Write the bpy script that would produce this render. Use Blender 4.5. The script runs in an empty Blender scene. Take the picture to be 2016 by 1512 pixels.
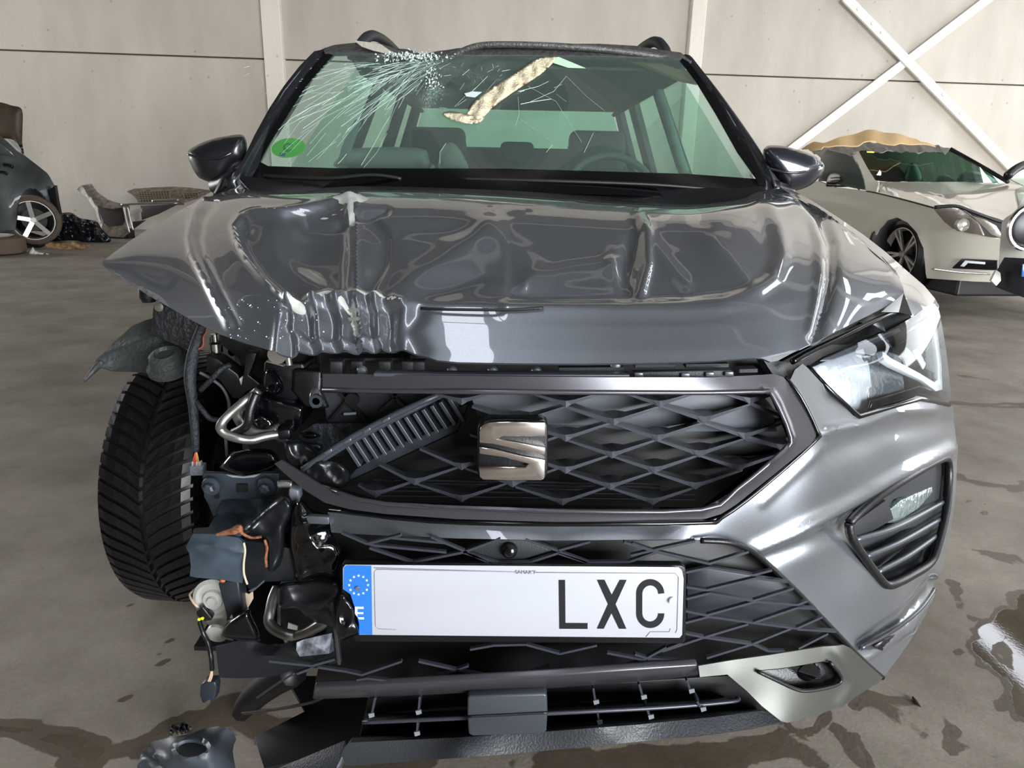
import bpy, bmesh, math, random
import numpy as np
from mathutils import Vector, Matrix
from mathutils.geometry import delaunay_2d_cdt
random.seed(7)
rng = np.random.RandomState(11)
SC = bpy.context.scene
COL = SC.collection

# ---------------------------------------------------------------- camera
H = 1.15
F = 1400.0
PITCH = math.radians(16.6)
ROLL = math.radians(1.24)
fw = np.array([0, math.cos(PITCH), -math.sin(PITCH)])
r0 = np.array([1.0, 0, 0]); u0 = np.array([0, math.sin(PITCH), math.cos(PITCH)])
rt = r0*math.cos(ROLL) + u0*math.sin(ROLL)
up = -r0*math.sin(ROLL) + u0*math.cos(ROLL)
cd = bpy.data.cameras.new('camera'); cam = bpy.data.objects.new('camera', cd); COL.objects.link(cam)
cam.matrix_world = Matrix(((rt[0], up[0], -fw[0], 0), (rt[1], up[1], -fw[1], 0), (rt[2], up[2], -fw[2], H), (0, 0, 0, 1)))
cd.sensor_width = 36; cd.lens = 36*F/2016; cd.clip_start = .02; cd.clip_end = 200
SC.camera = cam

# ---------------------------------------------------------------- world, exposure
SC.view_settings.view_transform = 'Standard'; SC.view_settings.look = 'None'
SC.view_settings.gamma = 1; SC.view_settings.use_curve_mapping = False
SC.view_settings.exposure = 0.4
W = bpy.data.worlds.new('overcast_sky'); SC.world = W; W.use_nodes = True
W.node_tree.nodes['Background'].inputs[0].default_value = (0.86, 0.93, 1.0, 1)
W.node_tree.nodes['Background'].inputs[1].default_value = 3.2
SC.cycles.use_denoising = True
SC.cycles.max_bounces = 8
SC.cycles.sample_clamp_indirect = 4
SKY_E = 5      # daylight glowing through the translucent roof sheets

# ---------------------------------------------------------------- helpers
def U(px, py, Y):
    """point of the pixel's line of sight at distance Y along the floor"""
    d = fw + rt*(px-1008)/F + up*(756-py)/F
    t = Y/d[1]
    return Vector((d[0]*t, d[1]*t, H + d[2]*t))
def G(px, py, z=0.0):
    d = fw + rt*(px-1008)/F + up*(756-py)/F
    t = (z-H)/d[2]
    return Vector((d[0]*t, d[1]*t, z))
def zp(ox, oy, k, pts): return [(ox+p[0]/k, oy+p[1]/k) + tuple(p[2:]) for p in pts]
def lin(c):
    return c/12.92 if c <= .04045 else ((c+.055)/1.055)**2.4
def C(h):
    return (lin(int(h[0:2], 16)/255), lin(int(h[2:4], 16)/255), lin(int(h[4:6], 16)/255), 1)
MATS = {}
def mat(name, col, rough=.5, metal=0.0, coat=0.0, bump=0.0, bscale=60, var=0.0, vscale=8, emis=0.0, spec=.5, col2=None):
    if name in MATS: return MATS[name]
    m = bpy.data.materials.new(name); m.use_nodes = True
    nt = m.node_tree; b = nt.nodes['Principled BSDF']
    c = C(col) if isinstance(col, str) else tuple(col)
    b.inputs['Base Color'].default_value = c
    b.inputs['Roughness'].default_value = rough
    b.inputs['Metallic'].default_value = metal
    b.inputs['Coat Weight'].default_value = coat
    b.inputs['Coat Roughness'].default_value = .03
    b.inputs['Specular IOR Level'].default_value = spec
    if emis:
        b.inputs['Emission Color'].default_value = c; b.inputs['Emission Strength'].default_value = emis
    tc = nt.nodes.new('ShaderNodeTexCoord')
    if bump:
        n = nt.nodes.new('ShaderNodeTexNoise'); n.inputs['Scale'].default_value = bscale; n.inputs['Detail'].default_value = 4
        nt.links.new(tc.outputs['Object'], n.inputs['Vector'])
        bp = nt.nodes.new('ShaderNodeBump'); bp.inputs['Strength'].default_value = bump; bp.inputs['Distance'].default_value = .01
        nt.links.new(n.outputs['Fac'], bp.inputs['Height']); nt.links.new(bp.outputs['Normal'], b.inputs['Normal'])
    if var:
        n = nt.nodes.new('ShaderNodeTexNoise'); n.inputs['Scale'].default_value = vscale; n.inputs['Detail'].default_value = 6
        nt.links.new(tc.outputs['Object'], n.inputs['Vector'])
        rp = nt.nodes.new('ShaderNodeValToRGB')
        rp.color_ramp.elements[0].position = .35; rp.color_ramp.elements[1].position = .68
        c2 = C(col2) if col2 else tuple(min(1, x*(1+var)) for x in c[:3])+(1,)
        c1 = c if col2 else tuple(x*(1-var) for x in c[:3])+(1,)
        rp.color_ramp.elements[0].color = c1; rp.color_ramp.elements[1].color = c2
        nt.links.new(n.outputs['Fac'], rp.inputs['Fac']); nt.links.new(rp.outputs['Color'], b.inputs['Base Color'])
    MATS[name] = m
    return m

WPOS = {}
def setp(o, label=None, cat=None, group=None, kind=None):
    if label: o['label'] = label
    if cat: o['category'] = cat
    if group: o['group'] = group
    if kind: o['kind'] = kind
    return o
def empty(name, loc, **kw):
    o = bpy.data.objects.new(name, None); COL.objects.link(o); o.location = loc; o.empty_display_size = .1
    WPOS[o] = Vector(loc); return setp(o, **kw)
def link(name, me, m, parent, loc, **kw):
    o = bpy.data.objects.new(name, me); COL.objects.link(o)
    if m and not me.materials: me.materials.append(m)
    loc = Vector(loc)
    if parent is not None:
        o.parent = parent; o.location = loc - WPOS[parent]
    else: o.location = loc
    WPOS[o] = loc
    return setp(o, **kw)
def mesh(name, V, Fc, m, parent=None, smooth=True, origin=None, **kw):
    A = np.array([tuple(v) for v in V], dtype=float)
    if origin is None:
        origin = Vector(((A[:, 0].min()+A[:, 0].max())/2, (A[:, 1].min()+A[:, 1].max())/2, A[:, 2].min() if parent is None else (A[:, 2].min()+A[:, 2].max())/2))
    A = A - np.array(origin)
    me = bpy.data.meshes.new(name); me.from_pydata(A.tolist(), [], Fc); me.validate(); me.update()
    if smooth: me.polygons.foreach_set('use_smooth', [True]*len(me.polygons))
    return link(name, me, m, parent, origin, **kw)
def cr(pts, n, closed=False):
    P = np.array([tuple(p) for p in pts], dtype=float); k = len(P); out = []
    segs = k if closed else k-1
    for i in range(segs):
        if closed: a, b, c, d = P[(i-1) % k], P[i], P[(i+1) % k], P[(i+2) % k]
        else: a, b, c, d = P[max(i-1, 0)], P[i], P[i+1], P[min(i+2, k-1)]
        for j in range(n):
            t = j/n
            out.append(.5*((2*b)+(-a+c)*t+(2*a-5*b+4*c-d)*t*t+(-a+3*b-3*c+d)*t**3))
    if not closed: out.append(P[-1])
    return np.array(out)
def tps(ctrl):
    P = np.array(ctrl, dtype=float); X = P[:, :2]/500.; f = 1/P[:, 2]; n = len(P)
    def phi(r2): return .5*r2*np.log(r2+1e-12)
    if n < 3:
        m_ = f.mean(); return lambda A: np.full(len(A), 1/m_)
    K = phi(((X[:, None]-X[None])**2).sum(-1)) + np.eye(n)*1e-5
    B = np.hstack([np.ones((n, 1)), X])
    M = np.block([[K, B], [B.T, np.zeros((3, 3))]])
    s = np.linalg.lstsq(M, np.concatenate([f, np.zeros(3)]), rcond=None)[0]
    def ev(A):
        A = np.asarray(A)/500.
        return 1/(phi(((A[:, None]-X[None])**2).sum(-1))@s[:n] + s[n] + A@s[n+1:])
    return ev
def inpoly(A, poly):
    x, y = A[:, 0], A[:, 1]; r = np.zeros(len(A), bool); n = len(poly)
    for i in range(n):
        x1, y1 = poly[i]; x2, y2 = poly[(i+1) % n]
        if y1 == y2: continue
        c = ((y1 > y) != (y2 > y)) & (x < (x2-x1)*(y-y1)/(y2-y1)+x1)
        r ^= c
    return r
def dpoly(A, poly, closed=True):
    d = np.full(len(A), 1e9); n = len(poly)
    for i in range(n if closed else n-1):
        a = np.array(poly[i][:2], float); b = np.array(poly[(i+1) % n][:2], float); ab = b-a; L = (ab**2).sum()+1e-9
        t = np.clip(((A-a)@ab)/L, 0, 1)
        d = np.minimum(d, np.sqrt(((A-(a+t[:, None]*ab))**2).sum(1)))
    return d
def resamp(poly, s):
    out = []; n = len(poly)
    for i in range(n):
        a = np.array(poly[i], float); b = np.array(poly[(i+1) % n], float); L = np.linalg.norm(b-a)
        k = max(1, int(round(L/s)))
        for j in range(k): out.append(a+(b-a)*j/k)
    return np.array(out)
def tri2d(outline, sx, sy, holes=(), sm=False):
    o = cr(outline, 4, True) if sm else np.array(outline, float)
    if sx: o = resamp(o, max(2.0, min(sx, sy)*1.2))
    pts = [tuple(p) for p in o]; edges = [(i, (i+1) % len(pts)) for i in range(len(pts))]
    hp = []
    for h in holes:
        h = cr(h, 4, True) if sm else np.array(h, float)
        if sx: h = resamp(h, max(2.0, min(sx, sy)*1.2))
        k = len(pts); pts += [tuple(p) for p in h]; edges += [(k+i, k+(i+1) % len(h)) for i in range(len(h))]; hp.append([tuple(p) for p in h])
    if sx:
        x0, y0 = o.min(0); x1, y1 = o.max(0)
        gx, gy = np.meshgrid(np.arange(x0+sx*.5, x1, sx), np.arange(y0+sy*.5, y1, sy))
        gx[1::2] += sx*.5
        Gp = np.stack([gx.ravel(), gy.ravel()], 1)
        Gp = Gp[inpoly(Gp, o)]
        if len(Gp):
            Gp = Gp[dpoly(Gp, o) > min(sx, sy)*.55]
            for h in hp:
                Gp = Gp[~inpoly(Gp, h)]; Gp = Gp[dpoly(Gp, h) > min(sx, sy)*.55]
            pts += [tuple(p) for p in Gp]
    r = delaunay_2d_cdt([Vector(p) for p in pts], edges, [], 1, 1e-4)
    V = np.array([tuple(v) for v in r[0]]); T = np.array([t[:3] for t in r[2]])
    if hp:
        cen = V[T].mean(1); keep = np.ones(len(T), bool)
        for h in hp: keep &= ~inpoly(cen, h)
        T = T[keep]
    return V, T, o
def proj(V, Y):
    D = fw[None]+rt[None]*((V[:, 0]-1008)/F)[:, None]+up[None]*((756-V[:, 1])/F)[:, None]
    t = Y/D[:, 1]
    P = D*t[:, None]; P[:, 2] += H
    return P
def vnorm(P, T):
    n = np.zeros_like(P); fn = np.cross(P[T[:, 1]]-P[T[:, 0]], P[T[:, 2]]-P[T[:, 0]])
    for k in range(3): np.add.at(n, T[:, k], fn)
    return n/(np.linalg.norm(n, axis=1)[:, None]+1e-12)
def sheet(name, outline, ctrl, m, parent=None, sp=8, sy=None, holes=(), disp=None, th=.003, bevel=0, sm=False, smooth=True, col=None, **kw):
    """pressed panel: its outline and depths are given, it gets its own thickness"""
    if sp and sy is None: sy = sp
    V, T, o = tri2d(outline, sp, sy, holes, sm)
    Y = ctrl(V) if callable(ctrl) else tps(ctrl)(V) if isinstance(ctrl, list) else np.full(len(V), float(ctrl))
    P = proj(V, Y)
    fn = np.cross(P[T[:, 1]]-P[T[:, 0]], P[T[:, 2]]-P[T[:, 0]]).sum(0)
    n = vnorm(P, T)
    view = -(P-np.array([0, 0, H]))
    flip = (n*view).sum() < 0
    if flip: T = T[:, ::-1]; n = -n
    if disp is not None: P = P + n*disp(V)[:, None]
    o_ = mesh(name, P, T.tolist(), m, parent, smooth, **kw)
    if col is not None:
        at = o_.data.color_attributes.new('mask', 'FLOAT_COLOR', 'POINT')
        cv = np.clip(col(V), 0, 1); arr = np.stack([cv, cv, cv, np.ones(len(cv))], 1).astype(np.float32)
        if len(arr) == len(o_.data.vertices): at.data.foreach_set('color', arr.ravel())
    if th:
        md = o_.modifiers.new('thick', 'SOLIDIFY'); md.thickness = th; md.offset = -1; md.use_even_offset = False
        if smooth and sp:
            md = o_.modifiers.new('rim', 'EDGE_SPLIT'); md.split_angle = math.radians(48)
    if bevel:
        md = o_.modifiers.new('edge', 'BEVEL'); md.width = bevel; md.segments = 2; md.limit_method = 'ANGLE'; md.angle_limit = .9
        md.harden_normals = False
    if bevel or (th and smooth):
        try:
            o_.data.set_sharp_from_angle(angle=math.radians(50))
        except Exception: pass
    return o_
def slab(name, outline, Y, m, parent=None, d=.01, bevel=.0015, **kw):
    """flat moulded piece facing the front, d thick"""
    return sheet(name, outline, Y, m, parent, sp=0, th=d, bevel=bevel, smooth=False, **kw)
def tubew(name, pts, r, m, parent=None, n=8, sub=6, smooth=True, **kw):
    P = cr(pts, sub) if sub > 1 and len(pts) > 2 else np.array([tuple(p) for p in pts], float)
    k = len(P); R = np.interp(np.linspace(0, 1, k), np.linspace(0, 1, len(r)), r) if hasattr(r, '__len__') else np.full(k, r)
    V = []; Fc = []; ref = np.array([0.13, 0.21, .97]); prev = None
    for i in range(k):
        t = P[min(i+1, k-1)]-P[max(i-1, 0)]; t = t/(np.linalg.norm(t)+1e-12)
        a = ref if prev is None else prev
        a = a-t*(a@t)
        if np.linalg.norm(a) < 1e-3: a = np.array([1, 0, 0.])-t*t[0]
        a /= np.linalg.norm(a); prev = a; b = np.cross(t, a)
        for j in range(n):
            w = 2*math.pi*j/n; V.append(P[i]+R[i]*(a*math.cos(w)+b*math.sin(w)))
    for i in range(k-1):
        for j in range(n):
            Fc.append((i*n+j, i*n+(j+1) % n, (i+1)*n+(j+1) % n, (i+1)*n+j))
    Fc.append(tuple(range(n-1, -1, -1))); Fc.append(tuple((k-1)*n+j for j in range(n)))
    return mesh(name, V, Fc, m, parent, smooth, **kw)
def tube(name, pts, r, m, parent=None, **kw): return tubew(name, [U(*p) for p in pts], r, m, parent, **kw)
def barw(A, B, w, d, ax=None):
    A = Vector(A); B = Vector(B); t = (B-A).normalized(); y = Vector(ax) if ax else Vector((0, 1, 0))
    s = t.cross(y).normalized(); q = s.cross(t).normalized()
    V = []
    for P in (A, B):
        for a, b in ((-1, 0), (1, 0), (1, 1), (-1, 1)): V.append(P+s*(a*w/2)+q*(b*d))
    return V, [(0, 3, 2, 1), (4, 5, 6, 7), (0, 1, 5, 4), (1, 2, 6, 5), (2, 3, 7, 6), (3, 0, 4, 7)]
def bar(name, p0, p1, w, d, m, parent=None, bevel=.0008, **kw):
    V, Fc = barw(U(*p0), U(*p1), w, d)
    o = mesh(name, V, Fc, m, parent, False, **kw)
    if bevel:
        md = o.modifiers.new('edge', 'BEVEL'); md.width = bevel; md.segments = 2
    return o
def bars(name, segs, w, d, m, parent=None, **kw):
    V = []; Fc = []
    for a, b in segs:
        v, f = barw(U(*a), U(*b), w, d); k = len(V); V += v; Fc += [tuple(i+k for i in q) for q in f]
    return mesh(name, V, Fc, m, parent, False, **kw)
def box(name, c, s, m, parent=None, rot=(0, 0, 0), bevel=.003, smooth=False, **kw):
    from mathutils import Euler
    R = Euler(rot).to_matrix(); V = []
    for z in (-1, 1):
        for x, y in ((-1, -1), (1, -1), (1, 1), (-1, 1)): V.append(Vector(c)+R@Vector((x*s[0]/2, y*s[1]/2, z*s[2]/2)))
    o = mesh(name, V, [(0, 3, 2, 1), (4, 5, 6, 7), (0, 1, 5, 4), (1, 2, 6, 5), (2, 3, 7, 6), (3, 0, 4, 7)], m, parent, smooth, **kw)
    if bevel:
        md = o.modifiers.new('edge', 'BEVEL'); md.width = bevel; md.segments = 3
    return o
def lathe(name, prof, c, axis, m, parent=None, n=32, smooth=True, **kw):
    """profile (r, t) spun round the axis"""
    ax = Vector(axis).normalized(); a = ax.orthogonal().normalized(); b = ax.cross(a); V = []; Fc = []; k = len(prof)
    for i in range(n):
        w = 2*math.pi*i/n; e = a*math.cos(w)+b*math.sin(w)
        for r, t in prof: V.append(Vector(c)+e*r+ax*t)
    for i in range(n):
        for j in range(k-1): Fc.append((i*k+j, i*k+j+1, ((i+1) % n)*k+j+1, ((i+1) % n)*k+j))
    if prof[0][0] < .018: Fc.append(tuple(i*k for i in range(n)))
    if prof[-1][0] < .018: Fc.append(tuple(i*k+k-1 for i in range(n-1, -1, -1)))
    o = mesh(name, V, Fc, m, parent, smooth, **kw)
    if smooth: o.data.set_sharp_from_angle(angle=math.radians(40))
    return o
def puff(name, outline, Y, T, m, parent=None, sp=6, wr=0.0, ws=25., seed=0, back=.6, flat=.5, **kw):
    """closed rounded body: full in the middle, thin at the rim"""
    V, Tr, o = tri2d(outline, sp, sp, (), True)
    d = dpoly(V, o); dm = max(d.max(), 1); e = np.sqrt(np.clip(1-(1-np.clip(d/(dm*flat), 0, 1))**2, 0, 1))
    y = tps(Y)(V) if isinstance(Y, list) else np.full(len(V), float(Y))
    w = 0
    if wr:
        r2 = np.random.RandomState(seed)
        w = np.zeros(len(V))
        for k in range(7):
            a = r2.uniform(0, 6.28); fq = r2.uniform(.6, 2)/ws; w += np.abs(np.sin((V[:, 0]*math.cos(a)+V[:, 1]*math.sin(a))*fq+r2.uniform(0, 6)))-.5
        w = w*wr
    Pf = proj(V, y-T*e*(1)+w*e); Pb = proj(V, y+T*back*e)
    n = len(V)
    # make the front faces look at the viewer
    a, b, c = V[Tr[0]]; s = np.sign((b-a)[0]*(c-a)[1]-(b-a)[1]*(c-a)[0])
    Fr = Tr if s < 0 else Tr[:, ::-1]
    rim = d < 1e-3
    idx = np.where(rim, np.arange(n), np.arange(n)+n)
    Fb = idx[Fr[:, ::-1]]
    P = np.vstack([Pf, Pb])
    return mesh(name, P, Fr.tolist()+Fb.tolist(), m, parent, True, **kw)
def gauss(V, path, w, amp, closed=False):
    d = dpoly(V, path, closed); return amp*np.exp(-(d/w)**2)
def blob(V, c, rx, ry, amp, ang=0):
    x = V[:, 0]-c[0]; y = V[:, 1]-c[1]; ca, sa = math.cos(ang), math.sin(ang)
    X = (x*ca+y*sa)/rx; Yy = (-x*sa+y*ca)/ry
    return amp*np.exp(-(X*X+Yy*Yy))
def sstep(x): x = np.clip(x, 0, 1); return x*x*(3-2*x)

# ---------------------------------------------------------------- materials
def paint():
    m = bpy.data.materials.new('graphite_metallic_paint'); m.use_nodes = True; nt = m.node_tree; b = nt.nodes['Principled BSDF']
    b.inputs['Metallic'].default_value = .75; b.inputs['Roughness'].default_value = .36
    b.inputs['Coat Weight'].default_value = 1; b.inputs['Coat Roughness'].default_value = .02; b.inputs['Coat IOR'].default_value = 1.7
    tc = nt.nodes.new('ShaderNodeTexCoord'); v = nt.nodes.new('ShaderNodeTexVoronoi'); v.inputs['Scale'].default_value = 1400
    nt.links.new(tc.outputs['Object'], v.inputs['Vector'])
    rp = nt.nodes.new('ShaderNodeValToRGB'); rp.color_ramp.elements[0].color = (.145, .158, .178, 1); rp.color_ramp.elements[1].color = (.205, .22, .243, 1)
    nt.links.new(v.outputs['Color'], rp.inputs['Fac']); nt.links.new(rp.outputs['Color'], b.inputs['Base Color'])
    # bare primer where the coat cracked off, plus bright edge reflections painted in
    at = nt.nodes.new('ShaderNodeAttribute'); at.attribute_name = 'mask'
    n = nt.nodes.new('ShaderNodeTexNoise'); n.inputs['Scale'].default_value = 45; n.inputs['Detail'].default_value = 5
    nt.links.new(tc.outputs['Object'], n.inputs['Vector'])
    ma = nt.nodes.new('ShaderNodeMath'); ma.operation = 'MULTIPLY_ADD'; ma.inputs[1].default_value = .5; ma.inputs[2].default_value = -.25
    nt.links.new(n.outputs['Fac'], ma.inputs[0])
    ad = nt.nodes.new('ShaderNodeMath'); ad.operation = 'ADD'; nt.links.new(at.outputs['Fac'], ad.inputs[0]); nt.links.new(ma.outputs[0], ad.inputs[1])
    gt = nt.nodes.new('ShaderNodeMath'); gt.operation = 'GREATER_THAN'; gt.inputs[1].default_value = .5; nt.links.new(ad.outputs[0], gt.inputs[0])
    p2 = nt.nodes.new('ShaderNodeBsdfPrincipled'); p2.inputs['Base Color'].default_value = C('a9aca4'); p2.inputs['Roughness'].default_value = .4
    mx = nt.nodes.new('ShaderNodeMixShader'); nt.links.new(gt.outputs[0], mx.inputs[0])
    nt.links.new(b.outputs[0], mx.inputs[1]); nt.links.new(p2.outputs[0], mx.inputs[2])
    nt.links.new(mx.outputs[0], nt.nodes['Material Output'].inputs[0])
    return m
def glass(name, tint, refl=1.0, rough=0.0, crack_haze=0.0, dcol='b8cfc4'):
    m = bpy.data.materials.new(name); m.use_nodes = True; nt = m.node_tree; nt.nodes.remove(nt.nodes['Principled BSDF'])
    tr = nt.nodes.new('ShaderNodeBsdfTransparent'); tr.inputs[0].default_value = C(tint)
    gl = nt.nodes.new('ShaderNodeBsdfGlossy'); gl.inputs['Roughness'].default_value = rough
    fr = nt.nodes.new('ShaderNodeFresnel'); fr.inputs[0].default_value = 1.52
    mu = nt.nodes.new('ShaderNodeMath'); mu.operation = 'MULTIPLY'; mu.inputs[1].default_value = refl; nt.links.new(fr.outputs[0], mu.inputs[0])
    mx = nt.nodes.new('ShaderNodeMixShader'); nt.links.new(mu.outputs[0], mx.inputs[0]); nt.links.new(tr.outputs[0], mx.inputs[1]); nt.links.new(gl.outputs[0], mx.inputs[2])
    out = mx.outputs[0]
    if crack_haze:
        at = nt.nodes.new('ShaderNodeAttribute'); at.attribute_name = 'mask'
        df = nt.nodes.new('ShaderNodeBsdfDiffuse'); df.inputs[0].default_value = C(dcol)
        tc = nt.nodes.new('ShaderNodeTexCoord'); v = nt.nodes.new('ShaderNodeTexVoronoi'); v.feature = 'DISTANCE_TO_EDGE'; v.inputs['Scale'].default_value = 110
        nz = nt.nodes.new('ShaderNodeTexNoise'); nz.inputs['Scale'].default_value = 14; nz.inputs['Detail'].default_value = 5
        nt.links.new(tc.outputs['Object'], v.inputs['Vector']); nt.links.new(tc.outputs['Object'], nz.inputs['Vector'])
        lt = nt.nodes.new('ShaderNodeMapRange'); lt.inputs[1].default_value = 0; lt.inputs[2].default_value = .09; lt.inputs[3].default_value = 1; lt.inputs[4].default_value = .12
        nt.links.new(v.outputs['Distance'], lt.inputs[0])
        m1 = nt.nodes.new('ShaderNodeMath'); m1.operation = 'MULTIPLY'; nt.links.new(at.outputs['Fac'], m1.inputs[0]); nt.links.new(lt.outputs[0], m1.inputs[1])
        nr = nt.nodes.new('ShaderNodeMapRange'); nr.inputs[1].default_value = .35; nr.inputs[2].default_value = .65; nt.links.new(nz.outputs['Fac'], nr.inputs[0])
        m2 = nt.nodes.new('ShaderNodeMath'); m2.operation = 'MULTIPLY'; nt.links.new(m1.outputs[0], m2.inputs[0]); nt.links.new(nr.outputs[0], m2.inputs[1])
        m3 = nt.nodes.new('ShaderNodeMath'); m3.operation = 'MULTIPLY_ADD'; m3.inputs[1].default_value = crack_haze; m3.inputs[2].default_value = .085  # constant term: ceiling-reflection haze painted in as diffuse colour
        nt.links.new(m2.outputs[0], m3.inputs[0])
        mx2 = nt.nodes.new('ShaderNodeMixShader'); nt.links.new(m3.outputs[0], mx2.inputs[0]); nt.links.new(out, mx2.inputs[1]); nt.links.new(df.outputs[0], mx2.inputs[2])
        out = mx2.outputs[0]
    nt.links.new(out, nt.nodes['Material Output'].inputs[0])
    MATS[name] = m
    return m
PAINT = paint()
BLACK = mat('black_plastic', '0c0d10', .38, bump=.08, bscale=300)
GLOSSBLK = mat('glossy_black', '050608', .12)
DARKPL = mat('textured_dark_plastic', '1c1e22', .55, bump=.15, bscale=500)
GREYPL = mat('grey_satin_plastic', '54565c', .33, metal=.45)
LATT = mat('grille_satin', '3c3e45', .3, metal=.35)
FRAMEM = mat('dark_satin_trim', '504f54', .26, metal=.6)
RUB = mat('tyre_rubber', '08080a', .34, var=.4, vscale=40)
STEEL = mat('primed_steel', '2b3239', .4, metal=.2, var=.25, vscale=20)
ALU = mat('aluminium', 'b3b2ac', .28, metal=.9)
CHROME = mat('satin_chrome', 'd6cfcb', .16, metal=1.0)
RUST = mat('rust', '7d4c30', .75, var=.55, vscale=110, bump=.6, bscale=120)
SILVER = mat('champagne_skid_paint', '4c4d48', .38, metal=.5, bump=.05, bscale=900)
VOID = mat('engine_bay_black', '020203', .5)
WHITE = mat('white_lens', 'e8ecf0', .2)
# ================================================================ the hall
WALLM = bpy.data.materials.new('concrete_panel'); WALLM.use_nodes = True
def concrete(m, ca, cb, scale=1.2, rough=.8, streak=True):
    nt = m.node_tree; b = nt.nodes['Principled BSDF']; b.inputs['Roughness'].default_value = rough
    tc = nt.nodes.new('ShaderNodeTexCoord')
    mp = nt.nodes.new('ShaderNodeMapping'); mp.inputs['Scale'].default_value = (1, 1, .35) if streak else (1, 1, 1)
    nt.links.new(tc.outputs['Object'], mp.inputs[0])
    n = nt.nodes.new('ShaderNodeTexNoise'); n.inputs['Scale'].default_value = scale; n.inputs['Detail'].default_value = 8; n.inputs['Roughness'].default_value = .6
    nt.links.new(mp.outputs[0], n.inputs['Vector'])
    rp = nt.nodes.new('ShaderNodeValToRGB'); rp.color_ramp.elements[0].position = .3; rp.color_ramp.elements[1].position = .7
    rp.color_ramp.elements[0].color = C(ca); rp.color_ramp.elements[1].color = C(cb)
    nt.links.new(n.outputs['Fac'], rp.inputs['Fac'])
    n2 = nt.nodes.new('ShaderNodeTexNoise'); n2.inputs['Scale'].default_value = 26; n2.inputs['Detail'].default_value = 6
    nt.links.new(tc.outputs['Object'], n2.inputs['Vector'])
    bp = nt.nodes.new('ShaderNodeBump'); bp.inputs['Strength'].default_value = .25; bp.inputs['Distance'].default_value = .01
    nt.links.new(n2.outputs['Fac'], bp.inputs['Height']); nt.links.new(bp.outputs['Normal'], b.inputs['Normal'])
    v = nt.nodes.new('ShaderNodeTexVoronoi'); v.inputs['Scale'].default_value = 3.3; v.inputs['Randomness'].default_value = 1
    nt.links.new(tc.outputs['Object'], v.inputs['Vector'])
    mr = nt.nodes.new('ShaderNodeMapRange'); mr.inputs[1].default_value = .03; mr.inputs[2].default_value = .09; mr.inputs[3].default_value = .35
    nt.links.new(v.outputs['Distance'], mr.inputs[0])
    mx = nt.nodes.new('ShaderNodeMix'); mx.data_type = 'RGBA'; mx.blend_type = 'MULTIPLY'; mx.inputs[0].default_value = .5
    nt.links.new(rp.outputs['Color'], mx.inputs[6])
    cb2 = nt.nodes.new('ShaderNodeCombineColor'); [nt.links.new(mr.outputs[0], cb2.inputs[i]) for i in range(3)]
    nt.links.new(cb2.outputs[0], mx.inputs[7]); nt.links.new(mx.outputs[2], b.inputs['Base Color'])
concrete(WALLM, 'a89f93', 'beb6aa')
# back wall: its panel joint is level; find the wall line from it
WL = U(0, 98, 13.0); zj = WL.z; WR = G(2016, 168, zj)
wd = Vector((WR.x-WL.x, WR.y-WL.y, 0)).normalized(); wn = Vector((wd.y, -wd.x, 0))   # points to the viewer
if wn.y > 0: wn = -wn
def wall_hit(px, py):
    d = fw + rt*(px-1008)/F + up*(756-py)/F
    n = np.array(wn); o = np.array((0, 0, H)); t = ((np.array(WL)-o)@n)/(d@n)
    return Vector(o+d*t)
def wpt(s, z, out=0): return Vector((WL.x, WL.y, 0))+wd*s+Vector((0, 0, z))+wn*out
def wbox(name, s0, s1, z0, z1, t0, t1, m, parent=None, bevel=.01, **kw):
    V = [wpt(s, z, t) for z in (z0, z1) for s, t in ((s0, t0), (s1, t0), (s1, t1), (s0, t1))]
    o = mesh(name, V, [(0, 3, 2, 1), (4, 5, 6, 7), (0, 1, 5, 4), (1, 2, 6, 5), (2, 3, 7, 6), (3, 0, 4, 7)], m, parent, False, **kw)
    if bevel:
        md = o.modifiers.new('edge', 'BEVEL'); md.width = bevel; md.segments = 2
    return o
def ws(px, py): p = wall_hit(px, py); return (p-WL).dot(wd), p.z
CEIL = 7.6
wall = wbox('wall_back', -14, 40, 0, CEIL+2, -.3, -.12, mat('joint_shadow', '6f675e', .9), kind='structure', bevel=0)
s1 = ws(520, 60)[0]; s1b = ws(557, 60)[0]; s2 = ws(1356, 40)[0]; s2b = ws(1384, 40)[0]
bay = s2-s1b
z1b = ws(1900, 165)[1]
edges_ = [(s1-2*bay-.4, s1-bay-.4), (s1-bay, s1), (s1b, s2), (s2b, s2b+bay), (s2b+bay+.4, s2b+2*bay+.4)]
for a, b in edges_:
    for z0, z1 in ((0, zj-.012), (zj+.012, 2*zj-.012), (2*zj+.012, 3*zj)):
        wbox('panel', a-.02, b+.02, z0, z1, -.12, random.uniform(-.006, .006), WALLM, wall)
COLM = bpy.data.materials.new('column_paint'); COLM.use_nodes = True; concrete(COLM, 'cfc6b8', 'ded6ca', 2.0)
wbox('trim_1', s1, s1b, 0, CEIL+2, -.1, .16, COLM, kind='structure', bevel=.015)
wbox('trim_2', s2, s2b, 0, CEIL+2, -.1, .16, COLM, kind='structure', bevel=.015)
wbox('trim_3', s2b+bay, s2b+bay+.4, 0, CEIL+2, -.1, .16, COLM, kind='structure', bevel=.015)
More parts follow.
